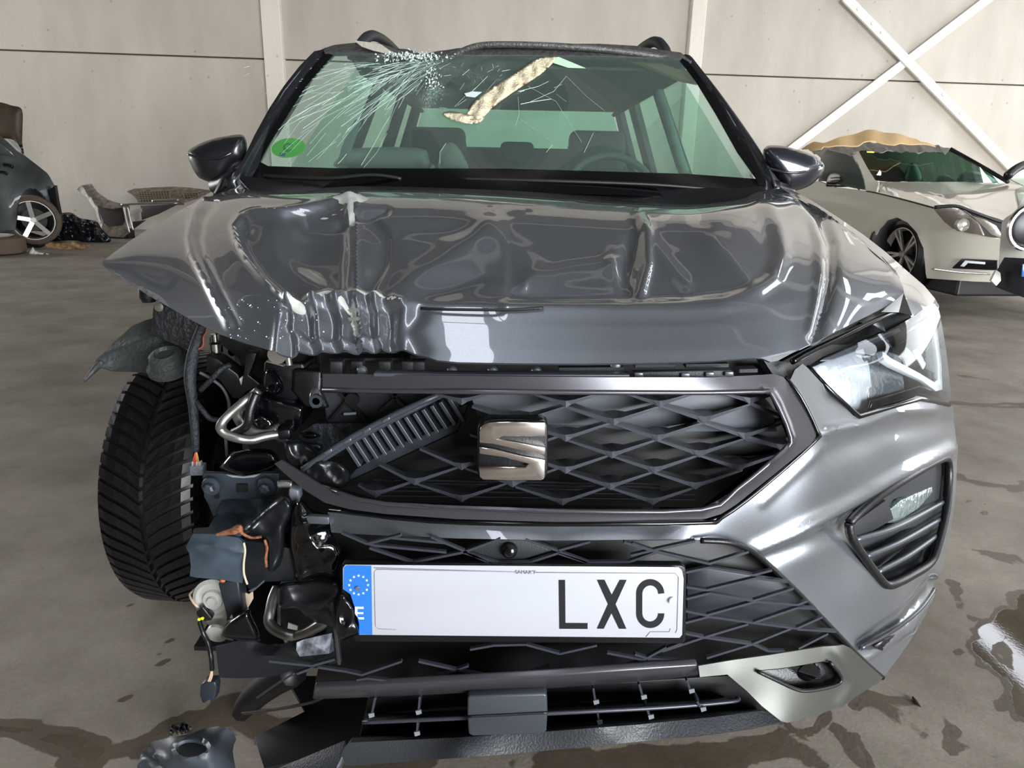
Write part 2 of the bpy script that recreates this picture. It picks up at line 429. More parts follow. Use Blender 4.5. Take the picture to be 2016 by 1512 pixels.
# crossed steel bracing on the right bay
br = empty('cross_brace', wall_hit(1785, 120)+wn*.05, label='white painted steel X bracing bolted across the right wall bay', cat='brace')
def wbar(p, q, w, out, name):
    A = wall_hit(*p)+wn*out; B = wall_hit(*q)+wn*out
    V, Fc = barw(A, B, w, .05, tuple(wn)); o = mesh(name, V, Fc, mat('white_steel', 'eeebe4', .45, var=.04, vscale=4), br, False)
    return o
wbar((1480, 350), (1945, -5), .15, .06, 'diagonal_bar'); wbar((1655, -2), (2040, 391), .15, .12, 'diagonal_bar')
for i, (p, q) in enumerate((((1676, 24), (1682, 20)), ((1704, 52), (1710, 48)), ((1722, 68), (1728, 66)), ((1842, 190), (1846, 186)), ((1876, 226), (1880, 222)))):
    wbar(p, q, .05, .16, 'bolt_plate')
# damp smudges low on the left panel
# ---------------------------------------------------------------- floor
FM = bpy.data.materials.new('stained_concrete_floor'); FM.use_nodes = True
def floor_mat():
    nt = FM.node_tree; b = nt.nodes['Principled BSDF']; N = nt.nodes.new; Lk = nt.links.new
    tc = N('ShaderNodeTexCoord')
    n = N('ShaderNodeTexNoise'); n.inputs['Scale'].default_value = 2.2; n.inputs['Detail'].default_value = 9; n.inputs['Roughness'].default_value = .65
    Lk(tc.outputs['Object'], n.inputs['Vector'])
    rp = N('ShaderNodeValToRGB'); e = rp.color_ramp.elements; e[0].position = .28; e[0].color = C('6b6256'); e[1].position = .72; e[1].color = C('9f9689')
    Lk(n.outputs['Fac'], rp.inputs['Fac'])
    f = N('ShaderNodeTexNoise'); f.inputs['Scale'].default_value = 120; f.inputs['Detail'].default_value = 4; Lk(tc.outputs['Object'], f.inputs['Vector'])
    mg = N('ShaderNodeMix'); mg.data_type = 'RGBA'; mg.blend_type = 'OVERLAY'; mg.inputs[0].default_value = .3; Lk(rp.outputs[0], mg.inputs[6]); Lk(f.outputs['Color'], mg.inputs[7])
    # wet: vertex mask + noise edge
    at = N('ShaderNodeAttribute'); at.attribute_name = 'wet'
    w = N('ShaderNodeTexNoise'); w.inputs['Scale'].default_value = 7; w.inputs['Detail'].default_value = 6; w.inputs['Distortion'].default_value = .8; Lk(tc.outputs['Object'], w.inputs['Vector'])
    ma = N('ShaderNodeMath'); ma.operation = 'MULTIPLY_ADD'; ma.inputs[1].default_value = 1.6; ma.inputs[2].default_value = -.8; Lk(w.outputs['Fac'], ma.inputs[0])
    ad = N('ShaderNodeMath'); ad.operation = 'ADD'; Lk(at.outputs['Fac'], ad.inputs[0]); Lk(ma.outputs[0], ad.inputs[1])
    wm = N('ShaderNodeMapRange'); wm.inputs[1].default_value = .49; wm.inputs[2].default_value = .56; Lk(ad.outputs[0], wm.inputs[0])
    dk = N('ShaderNodeMix'); dk.data_type = 'RGBA'; dk.blend_type = 'MULTIPLY'; dk.inputs[7].default_value = (.42, .38, .34, 1); Lk(wm.outputs[0], dk.inputs[0]); Lk(mg.outputs[2], dk.inputs[6])
    Lk(dk.outputs[2], b.inputs['Base Color'])
    # puddle film where the wet is deepest
    pm = N('ShaderNodeMapRange'); pm.inputs[1].default_value = .85; pm.inputs[2].default_value = 1.0; Lk(ad.outputs[0], pm.inputs[0])
    rr = N('ShaderNodeMapRange'); rr.inputs[3].default_value = .62; rr.inputs[4].default_value = .38; Lk(wm.outputs[0], rr.inputs[0])
    mr = N('ShaderNodeMix'); mr.data_type = 'FLOAT'; mr.inputs[3].default_value = .03; Lk(pm.outputs[0], mr.inputs[0]); Lk(rr.outputs[0], mr.inputs[2]); Lk(mr.outputs[0], b.inputs['Roughness'])
    bp = N('ShaderNodeBump'); bp.inputs['Distance'].default_value = .006
    iv = N('ShaderNodeMath'); iv.operation = 'MULTIPLY_ADD'; iv.inputs[1].default_value = -.3; iv.inputs[2].default_value = .32; Lk(pm.outputs[0], iv.inputs[0]); Lk(iv.outputs[0], bp.inputs['Strength'])
    Lk(n.outputs['Fac'], bp.inputs['Height'])
    bp2 = N('ShaderNodeBump'); bp2.inputs['Distance'].default_value = .002; Lk(f.outputs['Fac'], bp2.inputs['Height']); Lk(iv.outputs[0], bp2.inputs['Strength']); Lk(bp.outputs[0], bp2.inputs['Normal'])
    Lk(bp2.outputs[0], b.inputs['Normal'])
floor_mat()
def make_floor():
    xs = np.unique(np.concatenate([np.linspace(-16, -3, 20), np.linspace(-3, 3.5, 261), np.linspace(3.5, 24, 40)]))
    ys = np.unique(np.concatenate([np.linspace(-14, .5, 16), np.linspace(.5, 4.5, 161), np.linspace(4.5, 19, 60)]))
    X, Yv = np.meshgrid(xs, ys); A = np.stack([X.ravel(), Yv.ravel()], 1); nx = len(xs)
    V = np.hstack([A, np.zeros((len(A), 1))])
    Fc = [(j*nx+i, j*nx+i+1, (j+1)*nx+i+1, (j+1)*nx+i) for j in range(len(ys)-1) for i in range(nx-1)]
    o = mesh('floor', V, Fc, FM, None, False, origin=Vector((0, 0, 0)), kind='structure')
    wet = np.zeros(len(A))
    def stain(path, w, amp, z=0):
        P = [tuple(G(*p))[:2] for p in path]
        d = dpoly(A, P, False); return amp*np.exp(-(d/w)**2)
    S = [([(-60, 1430), (60, 1440), (180, 1470), (270, 1475)], .035, 1.0), ([(270, 1475), (330, 1430), (450, 1400)], .03, .95), ([(150, 1490), (215, 1505)], .03, .8),
         ([(450, 1390), (600, 1440), (800, 1500)], .08, .9), ([(1100, 1511), (1300, 1500), (1560, 1470)], .05, 1.1),
         ([(1620, 1420), (1665, 1450), (1700, 1500)], .022, 1.25), ([(1560, 1440), (1600, 1500)], .05, .7),
         ([(1990, 1210), (1960, 1240), (1930, 1280), (1985, 1330)], .035, 1.4), ([(2030, 1180), (2016, 1290), (2030, 1400)], .05, 1.4),
         ([(1940, 1310), (2016, 1345)], .025, 1.2), ([(1850, 790), (1960, 800), (2060, 795)], .05, .8), ([(1880, 1150), (1890, 1200)], .03, .8),
         ([(1890, 740), (2040, 760)], .03, .7), ([(1830, 930), (1980, 960), (2060, 950)], .06, .65), ([(1880, 1080), (2000, 1100)], .05, .6), ([(1700, 1380), (1800, 1420), (1950, 1480)], .08, .55),
         ([(1860, 560), (2050, 600)], .5, .45), ([(1000, 700), (1100, 1300)], .5, .35), ([(500, 1250), (700, 1400)], .12, .5)]
    for x, y in ((283, 1350), (305, 1325), (318, 1300), (330, 1265), (345, 1258), (300, 1315), (312, 1290), (240, 1245), (395, 1268), (460, 1435), (80, 1120), (192, 1128), (205, 1418), (240, 1375), (255, 1190)):
        S.append(([(x, y), (x+6, y)], .007, 1.0))
    for i in range(60):
        x = random.uniform(1560, 2010); y = random.uniform(900, 1490)
        if x > 1900 or y > 1340 or (x-1560)*1.0 > (1500-y)*.9: S.append(([(x, y), (x+random.uniform(4, 22), y+random.uniform(-4, 8))], random.uniform(.005, .014), random.uniform(.8, 1.4)))
    for p, w, a in S: wet = np.maximum(wet, stain(p, w, a))
    at = o.data.color_attributes.new('wet', 'FLOAT_COLOR', 'POINT')
    at.data.foreach_set('color', np.stack([wet, wet, wet, np.ones(len(wet))], 1).astype(np.float32).ravel())
    return o
floor = make_floor()
# ---------------------------------------------------------------- roof and the walls that are only seen in reflections
CM = mat('roof_sheet', '403d39', .6, metal=.1)
SKYM = mat('translucent_roof_sheet', 'eef4ff', .6, emis=SKY_E)
def plane(name, a, b, c, d, m, parent=None, **kw): return mesh(name, [a, b, c, d], [(0, 1, 2, 3)], m, parent, False, **kw)
# corrugated ceiling strips running across, translucent sheets between them
ceil = box('ceiling', (4, 3, CEIL+.35), (42, 34, .1), CM, bevel=0, kind='structure')
def corr(name, x0, x1, y0, y1, z, m, parent, pitch=.25):
    n = int((x1-x0)/pitch*2)+1; V = []; Fc = []
    for i in range(n):
        x = x0+(x1-x0)*i/(n-1); zz = z+(.05 if i % 2 else 0); V += [(x, y0, zz), (x, y1, zz)]
    for i in range(n-1): Fc.append((2*i, 2*i+1, 2*i+3, 2*i+2))
    return mesh(name, V, Fc, m, parent, False)
strips = [(-9.2, -8.2), (-5.2, -4.0), (-1.6, -.4), (2.8, 3.8), (7, 8)]
xsn = [-16]+[v for s in strips for v in s]+[24]
for i in range(0, len(xsn), 2): corr('sheet', xsn[i], xsn[i+1], -14, 19, CEIL, CM, ceil)
k = 1
strips = [(9.4, 10.0, -8, 13.5), (2.4, 3.4, -8.5, -2.8), (-1.1, -.45, -8.5, 3.4), (11.6, 12.4, -8, 12)]
for (x0, x1, y0, y1) in strips:
    o = box('window_%d' % k, ((x0+x1)/2, (y0+y1)/2, CEIL-.03), (x1-x0, y1-y0, .03), SKYM, bevel=0, kind='structure'); k += 1
for j in range(7):
    y = -13+j*4.2
    box('trim_%d' % (j+4), (4, y+2, CEIL-.35), (40, .18, .45), mat('rafter_paint', '8c8880', .5), bevel=.01, kind='structure')
SW = mat('side_wall_paint', 'a39c90', .8, var=.1, vscale=1)
box('wall_left', (-16.1, -3, 4), (.2, 22, 8.4), SW, bevel=0, kind='structure')
box('wall_left_top', (-16.1, 14, 6.4), (.2, 12, 4), SW, bevel=0, kind='structure')
box('wall_right', (14.1, -4.5, 4), (.2, 19, 8.4), SW, bevel=0, kind='structure')
box('wall_right_top', (14.1, 12, 6.6), (.2, 14, 3.2), SW, bevel=0, kind='structure')
# front wall behind the viewer with a wide gate open to the sky
box('wall_front', (-6.3, -9.1, 4), (19.4, .2, 8.4), SW, bevel=0, kind='structure')
box('wall_front_top', (7.7, -9.1, 6.6), (8.6, .2, 3.2), SW, bevel=0, kind='structure')
box('wall_front_end', (14, -9.1, 4), (4, .2, 8.4), SW, bevel=0, kind='structure')
def gate(name, loc, rot, sx, sy, e):
    ld = bpy.data.lights.new(name, 'AREA'); ld.shape = 'RECTANGLE'; ld.size = sx; ld.size_y = sy; ld.energy = e; ld.color = (.93, .96, 1)
    lo = bpy.data.objects.new(name, ld); COL.objects.link(lo); lo.location = loc; lo.rotation_euler = rot
gate('gate_daylight', (7.7, -8.9, 2.5), (math.radians(90), 0, 0), 8.4, 4.8, 3100)
gate('left_fill_light', (-15.9, 11, 2.3), (math.radians(90), 0, math.radians(-90)), 6, 4, 850)  # unseen fill lamp added to brighten the far left wall and floor
gate('side_gate_daylight', (13.9, 9.5, 2.5), (math.radians(90), 0, math.radians(90)), 10, 4.8, 460)
# ================================================================ the crashed car
CAR = empty('crashed_car', (0, 3.0, 0), label='dark grey crashed compact SUV with crumpled bonnet and torn bumper in the foreground', cat='car')
# ---------------- bonnet
hood_out = [(468, 371), (432, 380), (400, 392), (365, 408), (330, 429), (295, 449), (262, 470), (230, 493), (207, 510), (200, 518), (207, 527), (245, 552), (290, 580), (335, 606), (380, 632), (430, 657), (480, 675), (520, 686),
            (552, 697), (566, 694), (580, 688), (620, 685), (660, 684), (700, 683), (740, 677), (775, 683), (800, 687), (830, 698), (860, 709), (900, 713), (1000, 715), (1150, 716), (1300, 714), (1400, 711), (1480, 705), (1502, 706), (1517, 713), (1532, 710), (1560, 695),
            (1600, 675), (1660, 646), (1735, 608), (1781, 583), (1778, 565), (1765, 535), (1738, 507), (1710, 482), (1683, 460), (1655, 440), (1628, 421), (1600, 402), (1572, 385), (1535, 371), (1505, 376), (1480, 384), (1435, 394), (1390, 400), (1350, 402), (1300, 399), (1250, 393), (1180, 385),
            (1100, 380), (1000, 375), (900, 371), (800, 368), (700, 366), (640, 370), (600, 377), (560, 380), (510, 377)]
def smooth_table(xs, ys, x0, x1, n, sig):
    """table -> smooth curve (rounded at its knots)"""
    g = np.linspace(x0, x1, n); v = np.interp(g, xs, ys); st = (x1-x0)/(n-1); k = int(3*sig/st)+1
    w = np.exp(-.5*(np.arange(-k, k+1)*st/sig)**2); w /= w.sum()
    e = np.concatenate([v[0]-(v[k:0:-1]-v[0]), v, v[-1]-(v[-2:-k-2:-1]-v[-1])])
    v = np.convolve(e, w, 'valid'); return lambda q: np.interp(q, g, v)
_hx = [200, 262, 330, 400, 468, 560, 700, 850, 1000, 1200, 1350, 1480, 1560, 1655, 1710, 1765, 1790]
_ht = smooth_table(_hx, [512, 466, 426, 390, 372, 372, 366, 368, 375, 389, 398, 388, 390, 440, 482, 535, 575], 190, 1800, 400, 14)
_hyt = smooth_table(_hx, [1.38, 1.52, 1.70, 1.90, 2.06, 2.12, 2.15, 2.17, 2.17, 2.14, 2.10, 2.07, 1.99, 1.76, 1.60, 1.42, 1.32], 190, 1800, 400, 30)
_hb = smooth_table(_hx, [524, 562, 604, 643, 672, 692, 700, 709, 715, 716, 714, 706, 695, 648, 622, 596, 582], 190, 1800, 400, 14)
_hyb = smooth_table(_hx, [1.37, 1.27, 1.18, 1.09, 1.03, .985, .965, .95, .945, .945, .955, .98, 1.01, 1.09, 1.17, 1.27, 1.31], 190, 1800, 400, 30)
_S = smooth_table([-.1, 0, .0235, .062, .115, .176, .309, .462, .582, .67, .697, .779, .926, 1, 1.1], [1.6, 1, .584, .453, .388, .331, .249, .167, .110, .067, .0604, .0408, .0122, 0, -.02], -.1, 1.1, 600, .010)
def hood_ctl(A):
    A = np.asarray(A, float); x, y = A[:, 0], A[:, 1]
    T = _ht(x); B = _hb(x); t = np.clip((y-T)/(B-T), -.1, 1.1); Yt = _hyt(x); Yb = _hyb(x)
    c = Yb+(Yt-Yb)*_S(t)
    u = np.clip(t, 0, 1); k = .55*u+.45*(1-(1-u)**2.2)          # flanks: gently rounded
    s = 1/(1/Yt+(1/Yb-1/Yt)*k)
    w = sstep((x-330)/230)*sstep((1640-x)/240)
    return s+(c-s)*w
pe_l = [(700, 395), (640, 402), (575, 412), (515, 418), (478, 428), (463, 447), (470, 475), (490, 512), (515, 545), (545, 572), (566, 588)]
ridge = [(566, 588), (600, 578), (650, 572), (700, 573), (745, 580), (790, 595), (840, 604), (1000, 607), (1200, 606), (1340, 604), (1430, 594), (1490, 575), (1525, 545), (1540, 500), (1535, 450), (1515, 405), (1495, 385)]
def hood_disp(V):
    X, Yp = V[:, 0], V[:, 1]; out = np.zeros(len(V))
    # torn, stepped edge of the centre panel: ground inside lies lower
    inner = inpoly(V, pe_l+[(700, 573), (700, 395)]); dl = dpoly(V, pe_l, False)
    s = np.where(inner, 1, -1)*dl
    fade = sstep((760-X)/90)
    out -= .016*sstep((s+2)/9)*fade*sstep((700-X+60)/100)
    out += gauss(V, pe_l, 9, .009)*fade
    # raised line of the centre panel on the right
    rr = ridge[7:]; out += gauss(V, rr, 16, .006)
    inr = inpoly(V, rr+[(1200, 385), (1000, 420)]); dr = dpoly(V, rr, False)
    out -= np.where(inr, .006*sstep(dr/30)*np.exp(-dr/180), 0)
    # fold down the middle of the dent
    out += gauss(V, [(690, 400), (690, 430), (692, 480), (688, 560)], 13, .013)
    out -= gauss(V, [(735, 440), (757, 470), (752, 520), (725, 560)], 26, .013)
    out += gauss(V, [(745, 425), (772, 452), (770, 520), (738, 575)], 8, .004)
    out -= blob(V, (590, 490), 70, 55, .022)
    out += gauss(V, [(500, 430), (560, 500), (640, 570)], 22, .008)
    out -= gauss(V, [(690, 432), (655, 436), (600, 428)], 7, .012)
    out -= gauss(V, [(690, 432), (720, 424), (760, 415)], 6, .010)
    out += blob(V, (688, 404), 45, 14, .014)
    # diagonal swell and hollows to the right of it
    out += gauss(V, [(800, 575), (880, 515), (960, 455)], 30, .011)
    out += gauss(V, [(960, 455), (1010, 500), (1050, 530)], 30, .008)
    out -= blob(V, (880, 560), 90, 24, .012, -.25)
    out -= blob(V, (860, 450), 70, 22, .007)
    out += gauss(V, [(1040, 555), (1120, 530), (1200, 520)], 16, .006)
    out -= blob(V, (1110, 580), 150, 14, .006)
    # sharp kink at the right end of the dented field
    out -= blob(V, (1240, 510), 17, 55, .020, .12)
    out += gauss(V, [(1255, 425), (1272, 460), (1276, 520), (1262, 575)], 10, .013)
    out += blob(V, (1205, 520), 16, 26, .007)
    out += gauss(V, [(1275, 450), (1300, 500), (1350, 560)], 15, .006)
    out -= gauss(V, [(1340, 470), (1385, 520), (1420, 560)], 24, .003)
    out += gauss(V, [(1400, 470), (1450, 520), (1480, 560)], 16, .004)
    # side creases of the pressing
    out += gauss(V, [(402, 392), (385, 420), (374, 470), (380, 500), (410, 560), (452, 640)], 8, .008)
    out -= gauss(V, [(420, 400), (396, 430), (388, 470), (394, 500), (424, 560), (462, 640)], 9, .005)
    out -= gauss(V, [(1580, 388), (1618, 430), (1636, 480), (1636, 540), (1624, 600), (1604, 665)], 9, .011)
    out += gauss(V, [(1560, 392), (1598, 432), (1614, 480), (1615, 540), (1606, 600), (1597, 650)], 8, .005)
    # crumpled nose
    m = sstep((X-545)/25)*sstep((800-X)/40)*sstep((Yp-572)/12)
    out -= m*.018*sstep((Yp-580)/25)
    for cx, w, a in ((575, 9, .012), (600, 10, -.01), (622, 10, .014), (648, 9, -.008), (668, 8, .011), (690, 7, -.016), (706, 8, .012), (724, 9, -.012), (742, 8, .008), (765, 12, -.012)):
        out += m*a*np.exp(-((X-cx-.12*(Yp-630))/w)**2)*(.8+.2*np.sin(Yp/22+cx))
    out += m*.0025*np.sin(X/9.+Yp/14.)
    out += gauss(V, [(566, 590), (552, 640), (545, 690)], 10, .008)
    out += gauss(V, [(566, 640), (600, 665), (680, 668), (740, 655)], 7, .006)
    out += gauss(V, ridge[:6], 6, .010)
    out += gauss(V, [(530, 570), (566, 600), (590, 580)], 7, -.006)
    out += gauss(V, [(820, 620), (800, 650), (820, 690)], 20, -.008)
    return out*.7
def hood_mask(V):
    a = gauss(V, [(470, 430), (515, 417), (560, 412), (640, 418), (690, 408)], 5, .5)  # upper dent line: bright edge reflections painted in with the primer colour
    a = np.maximum(a, blob(V, (690, 395), 42, 15, .95)); a = np.maximum(a, gauss(V, [(690, 395), (692, 430)], 9, .8))
    a = np.maximum(a, blob(V, (583, 597), 18, 17, .8)); a = np.maximum(a, gauss(V, ridge[1:6], 5, .6))
    a = np.maximum(a, gauss(V, [(672, 590), (690, 605), (692, 640)], 14, .62)); a = np.maximum(a, gauss(V, [(463, 450), (480, 500), (520, 550), (560, 585)], 3, .7))
    return a
hood = sheet('bonnet', hood_out, hood_ctl, PAINT, CAR, sp=6, sy=3.6, disp=hood_disp, th=.004, col=hood_mask, label='crumpled dark grey bonnet with deep folds and cracked paint')
# folded tabs where the bonnet skin tore
slab('torn_flap', [(684, 610), (706, 606), (708, 612), (690, 616)], .99, ALU, hood, d=.002, bevel=0)
slab('torn_flap', [(684, 626), (706, 624), (706, 631), (688, 632)], .985, ALU, hood, d=.002, bevel=0)
# panel gap line on the nose
tube('edge_seam', [(828, 607, 1.02), (880, 609, 1.014), (1000, 610, 1.012), (1070, 606, 1.015)], .0022, BLACK, hood, n=6)
# rain drops
def drops(name, n, region, Yf, r, parent, disp=None):
    bm = bmesh.new()
    for i in range(n):
        x, y = region(); p = U(x, y, Yf(np.array([[x, y]]))[0]-.003)
        bmesh.ops.create_icosphere(bm, subdivisions=1, radius=r*random.uniform(.5, 1.3), matrix=Matrix.Translation(p))
    me = bpy.data.meshes.new(name); c = sum((v.co for v in bm.verts), Vector())/len(bm.verts)
    for v in bm.verts: v.co -= c
    bm.to_mesh(me); bm.free(); return link(name, me, mat('water_drop', 'cfd6da', .05, spec=1), parent, c, kind='stuff')
hf = hood_ctl
drops('water_drops', 45, lambda: (random.uniform(440, 640), random.uniform(590, 670)), hf, .0010, hood)
# ---------------- right wing
fend_out = [(1535, 368), (1560, 374), (1600, 396), (1650, 428), (1700, 462), (1745, 497), (1790, 537), (1820, 563), (1841, 588), (1849, 602), (1846, 618), (1834, 612), (1796, 632), (1786, 596), (1781, 583), (1770, 545), (1738, 512), (1700, 480), (1655, 445), (1600, 408), (1560, 385)]
sheet('front_wing', fend_out, [(1535, 370, 2.1), (1600, 396, 1.98), (1600, 405, 1.93), (1650, 428, 1.86), (1655, 440, 1.78), (1700, 462, 1.74), (1710, 482, 1.6), (1790, 537, 1.55), (1765, 535, 1.45), (1849, 602, 1.48), (1781, 583, 1.33), (1796, 632, 1.27), (1834, 612, 1.36), (1846, 618, 1.42)], PAINT, CAR, sp=7)
slab('wedge_gap', zp(1200, 340, 2.88, [(1540, 790), (1668, 682), (1716, 808), (1640, 792)]), [(1735, 614, 1.20), (1779, 577, 1.29), (1796, 620, 1.26), (1770, 615, 1.24)], GLOSSBLK, CAR, d=.002, bevel=0)
# ---------------- cut line and channel above the right headlight
slab('headlight_channel', [(1500, 704), (1540, 712), (1600, 680), (1680, 640), (1740, 608), (1775, 590), (1796, 634), (1740, 656), (1680, 678), (1620, 702), (1590, 722), (1555, 745), (1520, 735)],
     [(1500, 704, 1.02), (1600, 680, 1.14), (1740, 608, 1.30), (1796, 634, 1.36), (1680, 678, 1.22), (1590, 722, 1.09), (1555, 745, 1.05)], BLACK, CAR, d=.01, bevel=0)
tube('seal_lip', [(1560, 712, 1.05), (1600, 690, 1.08), (1660, 662, 1.13), (1740, 622, 1.22), (1760, 615, 1.25)], .005, GLOSSBLK, CAR)
slab('bracket', [(1690, 632), (1720, 640), (1745, 655), (1735, 622), (1712, 618)], [(1690, 632, 1.2), (1745, 655, 1.25), (1712, 618, 1.25)], FRAMEM, CAR, d=.003)
# ---------------- right headlight
hl_c = [(1590, 720, 1.07), (1620, 702, 1.09), (1690, 672, 1.14), (1760, 645, 1.21), (1835, 603, 1.36), (1850, 640, 1.38), (1862, 700, 1.39), (1871, 770, 1.36), (1868, 796, 1.34), (1810, 786, 1.2), (1760, 800, 1.14), (1692, 822, 1.08), (1640, 770, 1.06), (1750, 720, 1.13), (1810, 700, 1.21)]
hl_out = [(1588, 722), (1605, 710), (1640, 694), (1680, 678), (1720, 662), (1760, 645), (1800, 622), (1828, 600), (1840, 598), (1849, 612), (1856, 645), (1863, 690), (1869, 740), (1873, 780), (1866, 797), (1850, 795), (1810, 784), (1760, 799), (1720, 812), (1692, 822), (1681, 818), (1665, 800), (1640, 775), (1612, 745)]
def back(c, d): return [(x, y, z+d) for x, y, z in c]
HL = slab('headlight', hl_out, back(hl_c, .085), VOID, CAR, d=.03, bevel=.002, label='clear right headlight with hooked light strip')
slab('reflector', [(1600, 722), (1650, 700), (1700, 686), (1712, 720), (1722, 812), (1692, 818), (1668, 795), (1630, 758)], back(hl_c, .05), mat('headlight_reflector', 'e2e5ea', .3, metal=.6, bump=.25, bscale=40), HL, d=.004)
slab('projector', [(1700, 700), (1740, 690), (1775, 700), (1783, 785), (1740, 800), (1712, 806)], back(hl_c, .045), mat('smoked_reflector', '7d8288', .18, metal=.7, bump=.3, bscale=55), HL, d=.004)
slab('bezel', [(1620, 706), (1700, 672), (1770, 645), (1775, 652), (1706, 682), (1640, 706)], back(hl_c, .02), GREYPL, HL, d=.01)
drl = zp(1344, 504, 3, [(1180, 560), (1230, 600), (1400, 690), (1490, 745), (1512, 728), (1510, 640), (1480, 400), (1455, 380), (1350, 440), (1350, 425), (1470, 355), (1500, 400), (1530, 640), (1535, 790), (1500, 800), (1420, 740), (1250, 650), (1190, 610)])
slab('light_strip', drl, back(hl_c, .012), mat('white_light_guide', 'dfe3e6', .15), HL, d=.012)
slab('indicator_reflector', zp(1344, 504, 3, [(1435, 440), (1470, 420), (1500, 700), (1440, 660)]), back(hl_c, .04), mat('speckled_reflector', 'a4aaa4', .3, metal=.4, bump=1, bscale=400), HL, d=.004)
slab('projector_lens', zp(1344, 504, 3, [(1365, 560), (1390, 545), (1440, 640), (1425, 670)]), back(hl_c, .03), WHITE, HL, d=.004)
slab('module_shield', zp(1344, 504, 3, [(1200, 560), (1290, 510), (1420, 440), (1420, 600), (1300, 600)]), back(hl_c, .05), mat('smoked_chrome', '2c3036', .15, metal=.8), HL, d=.004)
slab('lower_bezel', [(1712, 808), (1812, 775), (1860, 788), (1864, 770), (1812, 760), (1718, 790)], back(hl_c, .02), GLOSSBLK, HL, d=.005)
sheet('lens', hl_out, hl_c, glass('clear_lens', 'f2f6f8', 1.0, .02), HL, sp=8, th=0)
tube('lens_rim', [p for p in [(1588, 722, 1.065), (1640, 775, 1.055), (1690, 820, 1.075), (1760, 800, 1.135), (1810, 785, 1.195), (1868, 797, 1.335)]], .0045, GLOSSBLK, HL, sub=1)
# ---------------- painted bumper
fr_out = [(1556, 748), (1575, 780), (1595, 815), (1607, 842), (1609, 856), (1603, 872), (1580, 895), (1540, 930), (1490, 968), (1450, 1000), (1420, 1018), (1385, 1030), (1300, 1034), (1150, 1035), (1000, 1033), (850, 1028), (730, 1018), (645, 1008)]
lg_in = [(652, 1048), (730, 1053), (900, 1060), (1100, 1064), (1300, 1062), (1400, 1062), (1432, 1064), (1460, 1072), (1490, 1090), (1520, 1117), (1560, 1153), (1605, 1200), (1650, 1247), (1690, 1290), (1738, 1333)]
outer = [(1746, 1325), (1765, 1300), (1790, 1265), (1812, 1230), (1832, 1190), (1846, 1155), (1858, 1110), (1870, 1060), (1879, 1000), (1883, 950), (1884, 900), (1882, 860), (1876, 800), (1868, 797), (1850, 796), (1810, 786), (1760, 800), (1720, 813), (1692, 823), (1680, 818), (1664, 802), (1640, 777), (1612, 748), (1590, 724), (1580, 716), (1565, 728)]
bump_out = fr_out[::-1]+outer[::-1] if False else fr_out+[(648, 1020)]+lg_in+outer
bump_ctl = [(645, 1010, .985), (652, 1048, .965), (850, 1028, .937), (900, 1060, .92), (1100, 1035, .932), (1100, 1064, .915), (1300, 1034, .94), (1300, 1062, .922), (1400, 1062, .937), (1420, 1018, .945), (1490, 968, .965), (1490, 1090, .965),
            (1540, 930, .98), (1607, 850, 1.005), (1556, 748, 1.02), (1590, 724, 1.05), (1640, 777, 1.06), (1692, 823, 1.075), (1760, 800, 1.135), (1810, 786, 1.195), (1868, 797, 1.335), (1876, 830, 1.38), (1884, 900, 1.42), (1883, 950, 1.41), (1879, 1000, 1.38), (1870, 1060, 1.35), (1846, 1155, 1.27), (1812, 1230, 1.18), (1765, 1300, 1.09), (1738, 1333, 1.05),
            (1650, 1247, 1.015), (1560, 1153, .985), (1605, 1200, 1.0), (1700, 870, 1.07), (1780, 850, 1.15), (1850, 880, 1.3), (1700, 950, 1.055), (1600, 960, .99), (1600, 1060, .99), (1680, 1040, 1.06), (1700, 1160, 1.04), (1780, 1130, 1.12), (1850, 950, 1.27), (1780, 1220, 1.11), (1740, 1260, 1.07), (1760, 960, 1.12), (1840, 1080, 1.22)]
fog_hole = [(1668, 1030), (1690, 1008), (1730, 975), (1790, 935), (1850, 905), (1870, 900), (1872, 950), (1866, 1010), (1850, 1075), (1835, 1110), (1800, 1135), (1765, 1153), (1750, 1158), (1736, 1150), (1700, 1100), (1675, 1058)]
fog_c = [(1668, 1030, 1.04), (1730, 975, 1.085), (1790, 935, 1.155), (1870, 900, 1.37), (1872, 960, 1.37), (1850, 1075, 1.25), (1800, 1135, 1.15), (1750, 1158, 1.085), (1700, 1100, 1.055), (1760, 1050, 1.12)]
def bump_disp(V):
    o = gauss(V, [(1490, 1080), (1560, 1050), (1660, 995), (1760, 940), (1870, 885)], 12, .010)
    o -= gauss(V, [(1500, 1104), (1570, 1078), (1660, 1040)], 16, .008)
    o += gauss(V, [(1625, 850), (1640, 846), (1700, 835), (1760, 810), (1840, 808)], 9, .006)
    o -= gauss(V, [(1640, 890), (1740, 850), (1850, 830)], 22, .005)
    o -= gauss(V, [(1700, 1270), (1780, 1215), (1840, 1150)], 12, .012)
    o += gauss(V, [(1710, 1290), (1790, 1235), (1838, 1165)], 7, .006)
    o += gauss(V, [(1500, 990), (1620, 880)], 8, .003)
    return o
BUMP = sheet('bumper', bump_out, bump_ctl, PAINT, CAR, sp=7, holes=[fog_hole], disp=bump_disp, th=.004, label='graphite front bumper with its left half torn off')
tube('edge_moulding', [(x, y, z) for x, y, z in ((1380, 1064, .915), (1432, 1067, .92), (1470, 1079, .935), (1500, 1100, .95), (1560, 1155, .965), (1605, 1202, .982), (1650, 1249, .998), (1690, 1291, 1.015), (1738, 1334, 1.03))], .0045, BLACK, BUMP)
tube('chrome_crease', [(1694, 1276, 1.035), (1760, 1240, 1.08), (1810, 1200, 1.15), (1840, 1160, 1.23)], .004, FRAMEM, BUMP)
